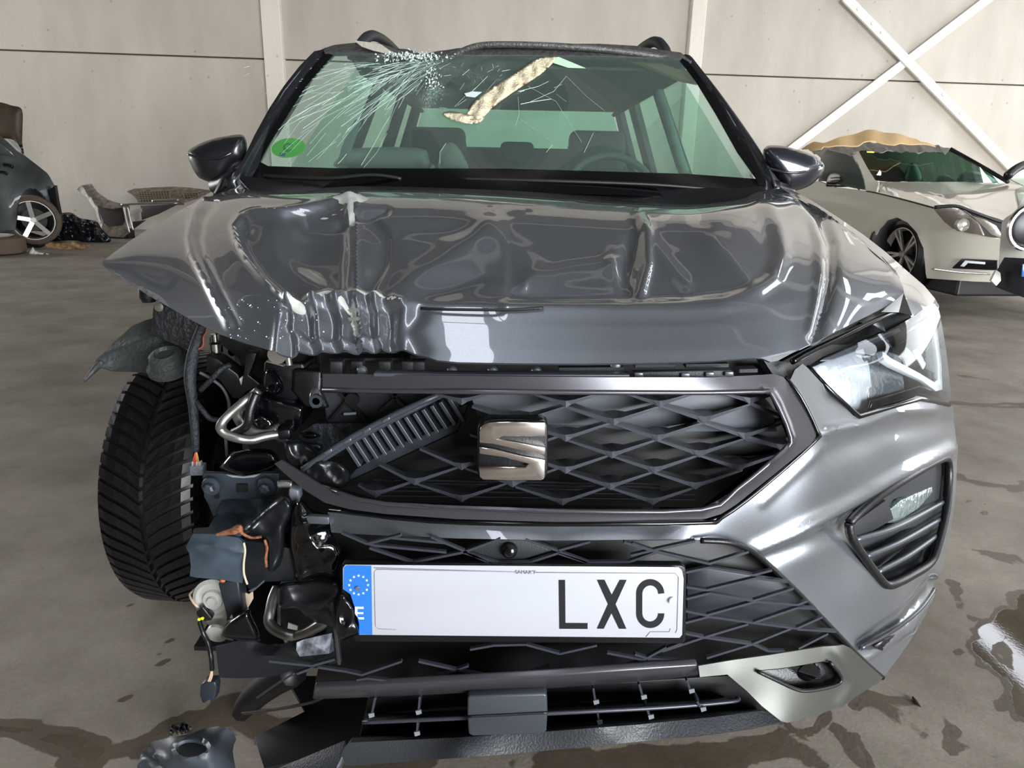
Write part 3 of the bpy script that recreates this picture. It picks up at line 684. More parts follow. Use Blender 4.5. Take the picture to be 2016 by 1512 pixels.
sheet('lower_vent', zp(1344, 1008, 3, [(1130, 790), (1260, 720), (1200, 800), (1175, 822)]), [(1730, 1270, 1.05), (1764, 1248, 1.09), (1740, 1280, 1.06)], BLACK, BUMP, sp=0)
# fog lamp surround
FOG = tube('fog_vent', [(x, y, z) for x, y, z in fog_c[:0]] or [(1672, 1030, 1.035), (1690, 1010, 1.045), (1730, 977, 1.075), (1790, 938, 1.145), (1845, 908, 1.27), (1866, 905, 1.35)]+[(1868, 950, 1.35), (1862, 1010, 1.3), (1846, 1075, 1.235), (1832, 1108, 1.2), (1800, 1130, 1.14), (1765, 1148, 1.09), (1748, 1152, 1.075), (1735, 1142, 1.065), (1700, 1095, 1.045), (1676, 1056, 1.033), (1672, 1030, 1.035)], .0075, BLACK, CAR, sub=3)
slab('vent_panel', fog_hole, back(fog_c, .045), DARKPL, FOG, d=.01)
slab('vent_cheek', [(1676, 1035), (1745, 985), (1755, 1005), (1760, 1022), (1690, 1062)], back(fog_c, .012), DARKPL, FOG, d=.02)
slab('fog_lamp', [(1738, 1015), (1775, 985), (1835, 958), (1838, 968), (1810, 1000), (1765, 1030), (1742, 1030)], back(fog_c, .03), mat('fog_reflector', '9fb0ad', .12, metal=.7, bump=.6, bscale=60), FOG, d=.01)
for k, (p0, p1, p2) in enumerate((((1684, 1062), (1770, 1035), (1862, 985)), ((1704, 1095), (1775, 1065), (1862, 1015)), ((1728, 1125), (1790, 1092), (1856, 1045)))):
    a = tps(back(fog_c, .01))(np.array([p0, p1, p2], float))
    tube('vent_slat', [p0+(a[0],), p1+(a[1],), p2+(a[2],)], .005, GREYPL, FOG)
    o = sheet('vent_blade', [p0, p1, p2, (p2[0]-4, p2[1]-14), (p1[0], p1[1]-20), (p0[0]+8, p0[1]-12)], [p0+(a[0],), p1+(a[1],), p2+(a[2],), (p2[0]-4, p2[1]-14, a[2]+.04), (p1[0], p1[1]-20, a[1]+.04), (p0[0]+8, p0[1]-12, a[0]+.04)], DARKPL, FOG, sp=0)
# ---------------- skid trim at the bottom right
sk_c = [(x, y, z-.018) for x, y, z in [(1375, 1312, .93), (1375, 1333, .925), (1500, 1290, .95), (1640, 1270, .985), (1670, 1272, .99), (1738, 1334, 1.04), (1730, 1345, 1.03), (1660, 1390, .98), (1620, 1404, .955), (1545, 1424, .92), (1440, 1330, .93), (1480, 1380, .925)]]
rec = zp(1344, 1008, 3, [(440, 935), (560, 925), (700, 905), (830, 882), (870, 885), (925, 950), (940, 1000), (870, 1035), (740, 1055), (670, 1045), (560, 1005)])
SK = sheet('skid_trim', [(1375, 1311), (1440, 1300), (1520, 1289), (1600, 1276), (1640, 1270), (1662, 1270), (1676, 1277), (1700, 1300), (1738, 1334), (1729, 1345), (1700, 1362), (1660, 1387), (1625, 1402), (1585, 1414), (1550, 1423), (1538, 1420), (1500, 1390), (1470, 1360), (1432, 1328), (1378, 1333)],
           sk_c, SILVER, CAR, sp=7, holes=[rec], th=.004, disp=lambda V: gauss(V, [(1640, 1276), (1660, 1300), (1680, 1345), (1655, 1385)], 12, .004), label='champagne coloured skid trim')
slab('tow_recess', rec, back(sk_c, .02), BLACK, SK, d=.01)
for i in range(9):
    y = 1314+i*2.9
    bar('rib', (1535+i*7, y, .955), (1575, y-.5, .955), .0012, .01, DARKPL, SK, bevel=0)
    if i > 2: bar('rib', (1604, y-2, .96), (1616, y-2.3, .96), .0012, .01, DARKPL, SK, bevel=0)
lathe('tow_socket', [(.016, -.004), (.016, .012), (.0125, .012), (.0125, -.002)], U(1590, 1321, .957), (0, 1, 0), GLOSSBLK, SK)
tube('recess_rim', [(1492, 1322, .917), (1530, 1340, .92), (1567, 1357, .927), (1592, 1360, .932), (1635, 1352, .947), (1655, 1342, .957), (1652, 1325, .957), (1634, 1304, .952)], .003, BLACK, SK, sub=3)
# ---------------- upper grille
GF = (915, 1.0)
gr_c = [(635, 745, .995), (635, 765, .995), (870, 770, .935), (1000, 750, .925), (1000, 770, .925), (1300, 770, .935), (1520, 770, .975), (1556, 748, 1.01), (1608, 852, .995), (1565, 870, .965), (1500, 970, .95), (1390, 1025, .925), (1300, 1010, .92), (1100, 1010, .908), (850, 1005, .92), (700, 990, .955), (600, 960, 1.0), (545, 910, 1.03)]
gin = [(872, 772), (1000, 772), (1200, 773), (1400, 773), (1500, 771), (1518, 776), (1530, 795), (1545, 830), (1556, 860), (1553, 872), (1540, 888), (1505, 918), (1450, 962), (1410, 990), (1380, 1002), (1300, 1004), (1100, 1004), (900, 998), (760, 990), (690, 978), (655, 962), (630, 940)]
gout = [(635, 736), (800, 738), (1000, 741), (1200, 743), (1400, 743), (1500, 738), (1524, 736), (1542, 742), (1556, 758), (1575, 785), (1598, 828), (1607, 848), (1606, 860), (1598, 873), (1560, 905), (1500, 953), (1450, 993), (1420, 1012), (1380, 1024), (1300, 1028), (1100, 1028), (900, 1022), (760, 1012), (690, 1003), (640, 990), (600, 965), (560, 932), (540, 913), (553, 906), (600, 936), (630, 955)]
def gf_disp(V): return gauss(V, [(1500, 771), (1518, 776), (1530, 795), (1545, 830), (1556, 860), (1540, 888), (1450, 962), (1380, 1002), (1100, 1004), (760, 990)], 5, .006)
GFR = sheet('grille_frame', gout+gin[::-1][1:]+[(635, 768)], gr_c, FRAMEM, CAR, sp=7, disp=gf_disp, th=.004, label='dark satin grille surround snapped on the left')
tube('frame_edge', [(x, y, z-.004) for x, y, z in ((636, 768, .995), (870, 771, .935), (1000, 772, .925), (1200, 773, .93), (1400, 773, .948), (1500, 771, .965), (1520, 778, .97), (1556, 860, .965), (1540, 889, .958), (1450, 964, .935), (1380, 1004, .922), (1100, 1006, .908), (760, 992, .935), (655, 965, .975))], .0035, FRAMEM, GFR, sub=3)
tube('shadow_gap', [(1545, 742, 1.01), (1575, 780, 1.0), (1608, 848, .995), (1604, 868, .99), (1500, 960, .957), (1420, 1019, .93), (1380, 1029, .92), (1100, 1032, .907), (850, 1026, .918), (650, 1004, .975)], .0035, GLOSSBLK, GFR, sub=3)
# recessed black wall inside the frame
slab('duct_wall', [(660, 960), (900, 850), (930, 775), (1515, 775), (1552, 865), (1380, 1000), (760, 988)], 1.045, VOID, GFR, d=.01)
slab('air_shutter', [(925, 776), (1500, 776), (1520, 800), (1530, 850), (1240, 850), (1160, 838), (1090, 838), (940, 820)], 1.02, mat('shutter_grey', '50545a', .55, var=.1, vscale=30), GFR, d=.01)
for y in (945, 951, 958, 966, 976): bar('fin', (735, y, 1.02), (1300 if y < 960 else 1370, y+8, 1.02), .0011, .004, mat('radiator_fin', '3c3f44', .35, metal=.6), GFR, bevel=0)
def yg(x): return .955+((x-1050)/1000.)**2*.22
GP = {}
nodes = [(909, 794), (1114, 799), (1299, 799), (1477, 793), (1209, 834), (1386, 830), (1114, 866), (1295, 866), (1466, 862), (1022, 835), (1205, 899), (1377, 897), (1540, 885), (1114, 929), (1289, 929), (1454, 925), (909, 922), (1009, 956), (817, 952), (1202, 961), (1369, 960), (740, 976), (909, 985), (1107, 992), (1285, 991), (1018, 890)]
def blade(n):
    x, y = n; dx, dy = 93, 34
    L = (x-dx, y-dy); R = (x+dx, y-dy-1)
    if y-dy < 775:
        k = (y-775)/dy; L = (x-dx*k, 775); R = (x+dx*k, 775)
    if n == (817, 952): L = (746, 915)
    if n == (740, 976): L = (705, 955)
    if n == (909, 922): L = (826, 884); R = (935, 912)
    if n == (1540, 885): R = (1552, 878)
    for q in ('L', 'R'):
        pass
    Yn = yg(x)
    def P(px, py, dY): return U(px, py, yg(px)+dY)
    V = []; 
    hw = 11
    # front edge: thin at the ends, a wide lozenge at the tip
    top = [P(L[0], L[1]-1.5, 0), P(x-hw*1.4, y-12, -.004), P(x, y-10, -.006), P(x+hw*1.4, y-12, -.004), P(R[0], R[1]-1.5, 0)]
    bot = [P(L[0], L[1]+2.5, 0), P(x-hw, y-3, -.004), P(x, y+4, -.006), P(x+hw, y-3, -.004), P(R[0], R[1]+2.5, 0)]
    bk = [P(L[0]+4, L[1]-6, .045), P(x-hw*2, y-24, .045), P(x, y-27, .045), P(x+hw*2, y-24, .045), P(R[0]-4, R[1]-6, .045)]
    V = top+bot+bk; Fc = []
    for i in range(4): Fc += [(i, 5+i, 6+i, 1+i), (10+i, i, 1+i, 11+i), (5+i, 10+i, 11+i, 6+i)]
    Fc += [(0, 10, 5), (4, 9, 14)]
    o = mesh('grille_blade', V, Fc, LATT, GFR, False)
    return o
for n in nodes: blade(n)
bar('grille_strut', (1114, 802, yg(1114)), (1200, 832, yg(1200)), .004, .03, LATT, GFR)
bar('grille_strut', (1478, 795, yg(1478)), (1535, 818, yg(1535)), .006, .03, LATT, GFR)
bar('grille_strut', (1468, 865, yg(1468)), (1535, 880, yg(1535)), .006, .03, LATT, GFR)
# ---------------- emblem
EM = slab('emblem', [(940, 845), (945, 833), (958, 829), (1068, 829), (1078, 836), (1079, 860), (1079, 925), (1075, 940), (1064, 948), (955, 948), (943, 941), (939, 925)], .925, BLACK, CAR, d=.03, bevel=.003, label='chrome S badge on the grille')
E = lambda pts: zp(672, 504, 3, pts)
slab('badge_upper', E([(815, 1040), (822, 1015), (840, 994), (875, 983), (1000, 980), (1200, 983), (1206, 990), (1206, 1066), (950, 1066), (925, 1080), (1050, 1104), (1206, 1132), (1206, 1174), (1100, 1158), (900, 1112), (815, 1104)]), .915, CHROME, EM, d=.012, bevel=.002)
slab('badge_lower', E([(815, 1130), (900, 1140), (1100, 1188), (1206, 1204), (1206, 1290), (1196, 1318), (1180, 1326), (1000, 1330), (835, 1324), (818, 1310), (812, 1245), (1000, 1247), (1085, 1247), (1106, 1229), (950, 1190), (813, 1170)]), .915, CHROME, EM, d=.012, bevel=.002)
# ---------------- lower mesh
slab('lower_duct_wall', [(650, 1050), (1450, 1062), (1500, 1100), (1690, 1290), (1380, 1320), (620, 1345), (650, 1200)], 1.02, VOID, BUMP, d=.01)
slab('radar_panel', zp(1250, 1000, 4.032, [(415, 520), (580, 480), (950, 540), (1200, 580), (1440, 790), (1290, 800), (960, 890), (600, 860), (415, 900)]), .985, mat('sensor_panel', '2c3036', .35), BUMP, d=.008)
LM = empty('lower_mesh', U(1100, 1200, .93)); LM.parent = CAR; LM.location = WPOS[LM]-WPOS[CAR]
def yl(x): return .915+max(0, (x-1250)/1000.)**2*.35+max(0, (850-x)/1000.)**2*.35
def Lz(pts): return zp(1250, 1000, 4.032, pts)
mesh_lines = [Lz([(-30, 380), (180, 330), (480, 265)]), Lz([(-20, 285), (160, 345), (590, 445), (905, 350)]), Lz([(400, 515), (590, 475), (940, 535), (1090, 497)]), Lz([(410, 630), (570, 655), (960, 560), (1210, 590)]), Lz([(410, 725), (590, 680), (940, 740), (1260, 642)]),
              Lz([(400, 820), (570, 855), (960, 745), (1290, 772), (1375, 740)]), Lz([(400, 915), (590, 865), (940, 915), (1290, 795), (1440, 803)]), Lz([(400, 1000), (550, 1030), (900, 925)]), Lz([(950, 915), (1285, 960), (1490, 868)]), Lz([(1290, 965), (1600, 985)]),
              Lz([(220, 1140), (550, 1030), (930, 1085), (1240, 960)]), Lz([(940, 1085), (1060, 1140), (1190, 1140)]), Lz([(570, 1195), (930, 1085)]), Lz([(1300, 1120), (1535, 1000)]), Lz([(-30, 1250), (95, 1195), (250, 1110)]), Lz([(0, 1165), (95, 1195), (440, 1225)]),
              # left half of the upper row
              zp(672, 1008, 3, [(0, 125), (150, 190), (350, 140)]), zp(672, 1008, 3, [(165, 215), (420, 300), (720, 240), (940, 160)]), zp(672, 1008, 3, [(530, 150), (710, 225), (870, 300)]), zp(672, 1008, 3, [(1090, 165), (1280, 230), (1470, 178)]), zp(672, 1008, 3, [(720, 240), (930, 305), (1110, 300), (1280, 245), (1450, 300)]), zp(672, 1008, 3, [(1280, 235), (1460, 300), (1700, 297), (1860, 240)]), zp(672, 1008, 3, [(1670, 180), (1870, 240), (2016, 275)]), zp(672, 1008, 3, [(160, 190), (200, 200), (620, 240)]), zp(672, 1008, 3, [(300, 155), (620, 185)]),
              # below the plate
              zp(672, 1008, 3, [(0, 938), (120, 965), (355, 885)]), zp(672, 1008, 3, [(90, 995), (150, 985), (400, 1012)]), zp(672, 1008, 3, [(455, 885), (680, 935), (940, 990)]), zp(672, 1008, 3, [(450, 1008), (680, 935), (750, 912)]), zp(672, 1008, 3, [(760, 815), (900, 790), (1090, 785), (1290, 840), (1510, 790)]), zp(672, 1008, 3, [(1000, 985), (1230, 915)]), zp(672, 1008, 3, [(1265, 918), (1500, 950)]), zp(672, 1008, 3, [(1560, 945), (1800, 878), (1570, 835)]), zp(672, 1008, 3, [(1810, 875), (2016, 885)]), zp(672, 1008, 3, [(1870, 830), (2016, 775)])]
for L_ in mesh_lines:
    for a, b in zip(L_[:-1], L_[1:]):
        bar('mesh_strand', (a[0], a[1], yl(a[0])), (b[0], b[1], yl(b[0])), .0036, .006, LATT, LM, bevel=0)
# camera pod
slab('camera_plate', zp(672, 1008, 3, [(740, 235), (930, 165), (1080, 165), (1250, 230), (1080, 280), (930, 285)]), .925, DARKPL, BUMP, d=.02)
CP = lathe('parking_camera', [(.012, 0), (.011, -.006), (.007, -.010)], U(1003, 1082, .922), (0, 1, 0), BLACK, BUMP)
lathe('camera_lens', [(.006, 0), (.006, -.004), (.003, -.005)], U(1003, 1085, .909), (0, 1, -.3), GLOSSBLK, CP)
# ---------------- number plate
pf = [(672, 1120, .902), (1350, 1120, .902), (672, 1255, .902), (1350, 1262, .902)]
NP = slab('plate_holder', [(673, 1112), (678, 1108), (1340, 1113), (1349, 1117), (1352, 1130), (1350, 1262), (1344, 1268), (700, 1264), (672, 1200)], .912, BLACK, CAR, d=.014, bevel=.002)
PL = slab('number_plate', [(675, 1118), (680, 1112), (1336, 1117), (1343, 1124), (1346, 1140), (1343, 1250), (1338, 1256), (707, 1250), (707, 1228), (698, 1195), (690, 1170), (675, 1160)], .9, mat('plate_white', 'a9abb2', .3, coat=.3), NP, d=.0015, bevel=.0004, label='white number plate reading LXC')
slab('euro_band', [(677, 1118), (682, 1113), (731, 1114), (733, 1250), (707, 1249), (707, 1228), (698, 1195), (690, 1170), (676, 1160)], .8993, mat('euro_blue', '2467c4', .3, coat=.4), PL, d=.0003, bevel=0)
YS = mat('star_yellow', 'e6e3a0', .5); INK = mat('plate_ink', '14161a', .4)
for i in range(12):
    a = 2*math.pi*i/12; c = (706+18.5*math.sin(a), 1152-18.5*math.cos(a))
    st = [(c[0]+(2.9 if j % 2 == 0 else 1.2)*math.sin(j*math.pi/5), c[1]-(2.9 if j % 2 == 0 else 1.2)*math.cos(j*math.pi/5)) for j in range(10)]
    slab('star', st, .8986, YS, PL, d=.0003, bevel=0)
lathe('screw', [(.0035, 0), (.003, -.002), (.001, -.0022)], U(704, 1158, .898), (0, 1, 0), ALU, PL, n=12)
slab('letter_e', zp(672, 1008, 3, [(80, 560), (132, 560), (132, 572), (95, 572), (95, 592), (130, 592), (130, 603), (95, 603), (95, 622), (134, 622), (134, 634), (105, 634), (80, 600)]), .8986, mat('letter_white', 'c9d6ea', .5), PL, d=.0003, bevel=0)
slab('letter_l', zp(672, 1008, 3, [(1284, 402), (1322, 402), (1324, 656), (1455, 657), (1455, 691), (1288, 690)]), .8993, INK, PL, d=.0006, bevel=0)
slab('letter_x', zp(672, 1008, 3, [(1510, 401), (1555, 401), (1598, 490), (1645, 401), (1685, 402), (1620, 545), (1684, 690), (1640, 690), (1596, 598), (1550, 690), (1510, 689), (1575, 545)]), .8993, INK, PL, d=.0006, bevel=0)
def arcpts(cx, cy, rx, ry, a0, a1, n=14): return [(cx+rx*math.cos(math.radians(a0+(a1-a0)*i/n)), cy-ry*math.sin(math.radians(a0+(a1-a0)*i/n))) for i in range(n+1)]
co = [(1908, 480)]+arcpts(1825, 482, 83, 85, 0, 180)+arcpts(1825, 600, 83, 86, 180, 360)
ci = [(1870, 600)]+arcpts(1825, 598, 47, 50, 360, 180)+arcpts(1825, 484, 47, 50, 180, 0)
slab('letter_c', zp(672, 1008, 3, co+ci), .8993, INK, PL, d=.0006, bevel=0)
lathe('plate_stud', [(.0055, 0), (.005, -.003), (.002, -.0042)], U(1324, 1182, .898), (0, 1, 0), WHITE, PL, n=16)
tube('plate_line', [(736, 1118, .8992), (1018, 1126, .8992)], .0004, mat('plate_grey_line', '7d8088', .5), PL, n=4)
tube('plate_line', [(1052, 1127, .8992), (1330, 1129, .8992), (1336, 1136, .8992), (1333, 1240, .8992), (1330, 1246, .8992)], .0004, MATS['plate_grey_line'], PL, n=4, sub=1)
tube('plate_line', [(1018, 1126.5, .8992), (741, 1121, .8992), (737, 1126, .8992), (739, 1232, .8992), (744, 1238, .8992), (780, 1240, .8992)], .0004, MATS['plate_grey_line'], PL, n=4, sub=1)
tube('plate_line', [(1272, 1254, .8992), (1280, 1244, .8992), (1318, 1244, .8992), (1320, 1238, .8992)], .0004, MATS['plate_grey_line'], PL, n=4, sub=1)
def text(name, s, p, size, m, parent, ext=.0004, rz=0):
    c = bpy.data.curves.new(name, 'FONT'); c.body = s; c.size = size; c.extrude = ext; c.align_x = 'CENTER'; c.align_y = 'CENTER'
    o = bpy.data.objects.new(name, c); COL.objects.link(o); c.materials.append(m)
    me = bpy.data.meshes.new_from_object(o); bpy.data.objects.remove(o); o = bpy.data.objects.new(name, me); COL.objects.link(o)
    p = Vector(p); o.parent = parent; o.location = p-WPOS[parent]; o.rotation_euler = (math.radians(90), -rz, 0); WPOS[o] = p
    return o
text('maker_text', "SAMAR'T", U(1035, 1127, .8988), .0075, MATS['plate_grey_line'], PL)
# torn plastic biting into the plate's left edge
puff('torn_shroud', [(672, 1168), (684, 1178), (696, 1198), (700, 1218), (706, 1235), (706, 1248), (690, 1255), (668, 1260), (660, 1235), (664, 1200)], .9, .012, GLOSSBLK, CAR, sp=4, wr=.003, ws=22)
# ---------------- lower air intake and lip
slab('lower_strip', [(618, 1356), (700, 1352), (900, 1342), (1100, 1330), (1300, 1316), (1374, 1311), (1376, 1330), (1300, 1340), (1100, 1355), (900, 1366), (700, 1375), (615, 1378)],
     [(615, 1370, .96), (700, 1362, .935), (900, 1352, .905), (1100, 1340, .9), (1300, 1326, .915), (1375, 1320, .925)], FRAMEM, BUMP, d=.012, bevel=.003)
slab('lower_cavity', [(725, 1375), (1440, 1330), (1530, 1405), (1480, 1420), (700, 1480)], 1.0, VOID, BUMP, d=.01)
for nm, pts in (('intake_slat', [(714, 1422, .945), (900, 1414, .925), (1090, 1404, .92), (1300, 1393, .935), (1440, 1381, .96), (1452, 1373, .97)]),):
    tube(nm, pts, .0035, LATT, BUMP)
    sheet('slat_shelf', [(714, 1420), (900, 1412), (1090, 1402), (1300, 1391), (1440, 1380), (1420, 1368), (1300, 1374), (1090, 1388), (900, 1398), (730, 1405)],
          [(714, 1420, .948), (900, 1412, .928), (1090, 1402, .923), (1300, 1391, .938), (1440, 1380, .962), (1420, 1368, 1.02), (1300, 1374, 1.0), (1090, 1388, .985), (900, 1398, .985), (730, 1405, 1.0)], BLACK, BUMP, sp=0)
for a, b in (((738, 1375), (730, 1414)), ((826, 1373), (823, 1408)), ((822, 1420), (820, 1450)), ((1168, 1356), (1173, 1388)), ((1176, 1400), (1180, 1428)), ((1258, 1348), (1267, 1378)), ((1272, 1392), (1281, 1417)), ((1352, 1340), (1361, 1366)), ((1372, 1382), (1384, 1402))):
    Y = yl(a[0])+.02
    bar('intake_rib', a+(Y,), b+(Y,), .0035, .03, LATT, BUMP)
    slab('torn_clip', [(b[0]-5, b[1]-8), (b[0]+6, b[1]-10), (b[0]+7, b[1]-3), (b[0]-3, b[1])], Y-.002, mat('torn_white_edge', '6f7277', .5), BUMP, d=.002, bevel=0)
slab('radar_cover', [(920, 1374), (926, 1371), (1070, 1366), (1077, 1369), (1078, 1402), (1076, 1440), (1068, 1446), (932, 1450), (922, 1446), (920, 1412)], .9, mat('radar_cover_plastic', '34383e', .35), BUMP, d=.02, bevel=.003)
tube('cover_crease', [(921, 1411, .899), (1000, 1407, .899), (1078, 1403, .899)], .0022, BLACK, BUMP, n=6)
LIP = sheet('front_lip', [(690, 1462), (900, 1452), (1080, 1440), (1250, 1427), (1400, 1412), (1500, 1400), (1525, 1405), (1542, 1420), (1480, 1434), (1380, 1447), (1200, 1466), (1000, 1485), (850, 1496), (690, 1508), (668, 1504), (672, 1485)],
            [(690, 1462, .945), (900, 1452, .92), (1080, 1440, .915), (1250, 1427, .925), (1400, 1412, .94), (1525, 1405, .96), (690, 1508, .95), (850, 1496, .915), (1000, 1485, .9), (1200, 1466, .9), (1380, 1447, .915), (1542, 1420, .95), (900, 1475, .9), (1200, 1447, .9)], mat('lip_plastic', '2a2c30', .42, bump=.2, bscale=300), BUMP, sp=14, th=.01, label='grey plastic front lip')
sheet('lip_floor', [(690, 1462), (1080, 1440), (1400, 1412), (1525, 1405), (1450, 1384), (1080, 1415), (720, 1440)], [(690, 1462, .95), (1080, 1440, .92), (1400, 1412, .945), (1525, 1405, .96), (1450, 1384, 1.05), (1080, 1415, 1.02), (720, 1440, 1.03)], BLACK, BUMP, sp=0)
# ---------------- slam panel strip between bonnet and grille
slab('slam_panel', [(630, 690), (760, 690), (860, 705), (1480, 702), (1520, 716), (1560, 745), (1520, 742), (1400, 746), (630, 746)], 1.09, VOID, CAR, d=.02)
slab('grille_top_flange', [(735, 735), (900, 737), (1240, 738), (1240, 745), (735, 742)], .955, GREYPL, GFR, d=.02, bevel=.001)
CB = slab('clip_bar', [(1245, 733), (1440, 729), (1446, 742), (1250, 745)], .955, DARKPL, GFR, d=.012, bevel=.001)
for x, y in ((1258, 739), (1350, 740), (1398, 738), (1436, 737)): slab('clip', [(x-9, y-5), (x+9, y-5), (x+9, y+4), (x-9, y+4)], .95, GREYPL, CB, d=.006)
for x0, x1, y in ((1100, 1228, 728), (1250, 1330, 722), (1350, 1435, 721), (1455, 1492, 731)): bar('latch_rail', (x0, y, .985), (x1, y-1, .985), .006, .02, DARKPL, CAR)
for x, y in ((713, 730), (890, 731), (970, 731), (1056, 732), (1212, 722)): lathe('push_rivet', [(.008, 0), (.006, -.004), (.002, -.005)], U(x, y, .99), (0, 1, 0), GREYPL, CAR, n=14)
for i, x in enumerate((650, 690, 745, 790, 812)): slab('support_rib', [(x, 712), (x+24, 712), (x+24, 742), (x, 742)], 1.02, DARKPL, CAR, d=.02)
# ================================================================ cabin, windscreen, roof
ws_c = [(485, 350, 2.32), (560, 362, 2.25), (1000, 372, 2.14), (1420, 372, 2.24), (1494, 362, 2.32), (640, 103, 2.96), (1000, 108, 2.84), (1343, 114, 2.95), (565, 230, 2.62), (1420, 240, 2.62), (1000, 240, 2.50)]
wsf = tps(ws_c)
ws_out = [(478, 350), (520, 372), (700, 372), (1000, 376), (1300, 386), (1440, 390), (1500, 368), (1470, 310), (1425, 225), (1385, 160), (1356, 122), (1343, 116), (1200, 110), (1000, 108), (860, 109), (832, 116), (790, 106), (640, 103), (600, 150), (560, 212), (520, 280)]
def crackmask(V):
    a = blob(V, (800, 150), 130, 50, .6); a = np.maximum(a, blob(V, (700, 150), 120, 55, .3)); a = np.maximum(a, blob(V, (850, 190), 25, 45, .9))
    a = np.maximum(a, blob(V, (640, 230), 110, 90, .25, -.6)); a = np.maximum(a, blob(V, (940, 150), 90, 40, .35))
    return a
GLS = glass('windscreen_glass', 'd2f0e6', .8, .0, .75)
WSG = sheet('windscreen', ws_out, ws_c, GLS, CAR, sp=13, th=0, col=crackmask, label='shattered green tinted windscreen with radiating cracks')
# printed black border
sheet('black_border', [(478, 350), (520, 372), (700, 372), (1000, 376), (1300, 386), (1440, 390), (1500, 368), (1489, 352), (1350, 342), (1000, 332), (660, 331), (528, 327), (511, 318), (526, 290), (600, 172), (655, 108), (640, 103), (600, 150), (560, 212), (520, 280), (490, 325)], [(x, y, z-.008) for x, y, z in ws_c], GLOSSBLK, WSG, sp=13, th=.002)
sheet('black_border', [(1343, 114), (1356, 122), (1385, 160), (1425, 225), (1470, 310), (1500, 368), (1489, 352), (1452, 300), (1408, 222), (1370, 160), (1340, 120)], [(x, y, z-.008) for x, y, z in ws_c], GLOSSBLK, WSG, sp=13, th=.002)
def crackline(segs, name, w=.0010):
    out = []
    for path in segs:
        A = np.array(path, float); z = wsf(A)-.006
        for i in range(len(A)-1): out.append(((A[i, 0], A[i, 1], z[i]), (A[i+1, 0], A[i+1, 1], z[i+1])))
    return bars(name, out, w, .0006, mat('crack_white', 'a9c2b8', .3, spec=1), WSG, kind='stuff')
cr_ = []
r3 = np.random.RandomState(5)
for i in range(135):
    a = math.radians(r3.uniform(126, 177)); q = abs(r3.normal())*130+15; x = 845+math.cos(a)*q+r3.normal()*22; y = 118+math.sin(a)*q*.8; a += r3.normal()*.12; L = r3.uniform(12, 85)*(2.4 if i % 6 == 0 else 1)
    p = [(x, y)]; 
    for k in range(5):
        a += r3.normal()*.05-.012; x += math.cos(a)*L/5; y += math.sin(a)*L/5
        if x < 505+(330-y)*.42 or y > 326: break
        p.append((x, y))
    if y > 110 and len(p) > 1: cr_.append(p)
for i in range(60):
    x = 800+r3.normal()*150; y = 118+abs(r3.normal())*40; a = r3.uniform(0, 3.14); L = r3.uniform(5, 22)
    cr_.append([(x, y), (x+math.cos(a)*L, y+math.sin(a)*L*.8)])
cr_ += [[(885, 250), (862, 290), (835, 330)][::1] if False else [(762, 262), (742, 300), (716, 330)], [(548, 256), (575, 232), (610, 212), (660, 190)], [(560, 282), (590, 240), (640, 208), (700, 185)], [(592, 262), (640, 230), (700, 200), (760, 165)], [(878, 282), (866, 300), (866, 322)],
        [(690, 232), (740, 200), (780, 180)], [(940, 170), (915, 190), (895, 210)], [(960, 150), (930, 180)], [(975, 160), (950, 188)], [(918, 196), (900, 208)]]
crackline(cr_[::3], 'crack_lines', .0011); crackline(cr_[1::3]+cr_[2::3], 'crack_lines', .0006)
crackline([[(1020, 180), (1060, 170), (1080, 160)], [(1025, 205), (1050, 200), (1085, 195)], [(1045, 200), (1090, 180), (1115, 150)], [(1015, 248), (1022, 225), (1020, 190)], [(1025, 235), (1060, 260), (1080, 275)], [(1115, 150), (1155, 190), (1190, 218)], [(1040, 170), (1095, 200), (1120, 240), (1145, 280)], [(1150, 300), (1168, 262)], [(1075, 300), (1088, 285)], [(1095, 185), (1115, 200)]], 'crack_lines', .0009)
# green emission sticker
def ell(cx, cy, rx, ry, n=28, ang=0): return [(cx+rx*math.cos(2*math.pi*i/n)*math.cos(ang)-ry*math.sin(2*math.pi*i/n)*math.sin(ang), cy+rx*math.cos(2*math.pi*i/n)*math.sin(ang)+ry*math.sin(2*math.pi*i/n)*math.cos(ang)) for i in range(n)]
back_ws = [(x, y, z+.002) for x, y, z in ws_c]
ST = slab('emission_sticker', ell(568, 291, 34, 19, ang=-.12), back_ws, mat('sticker_green', '6fe02c', .5), WSG, d=.0008, bevel=0, label='round green sticker')
for k, pts in enumerate(([(576, 283), (565, 281), (558, 286), (557, 294), (564, 299), (576, 297), (575, 293), (566, 295), (561, 291), (562, 286), (567, 284), (575, 287)],)):
    slab('letter', pts, [(x, y, z-.0005) for x, y, z in ws_c], mat('sticker_ink', '2d6f3a', .5), ST, d=.0005, bevel=0)
slab('sticker_foot', [(551, 301), (563, 302), (561, 307), (550, 306)], ws_c, mat('sticker_blue', '245a72', .5), ST, d=.0005, bevel=0)
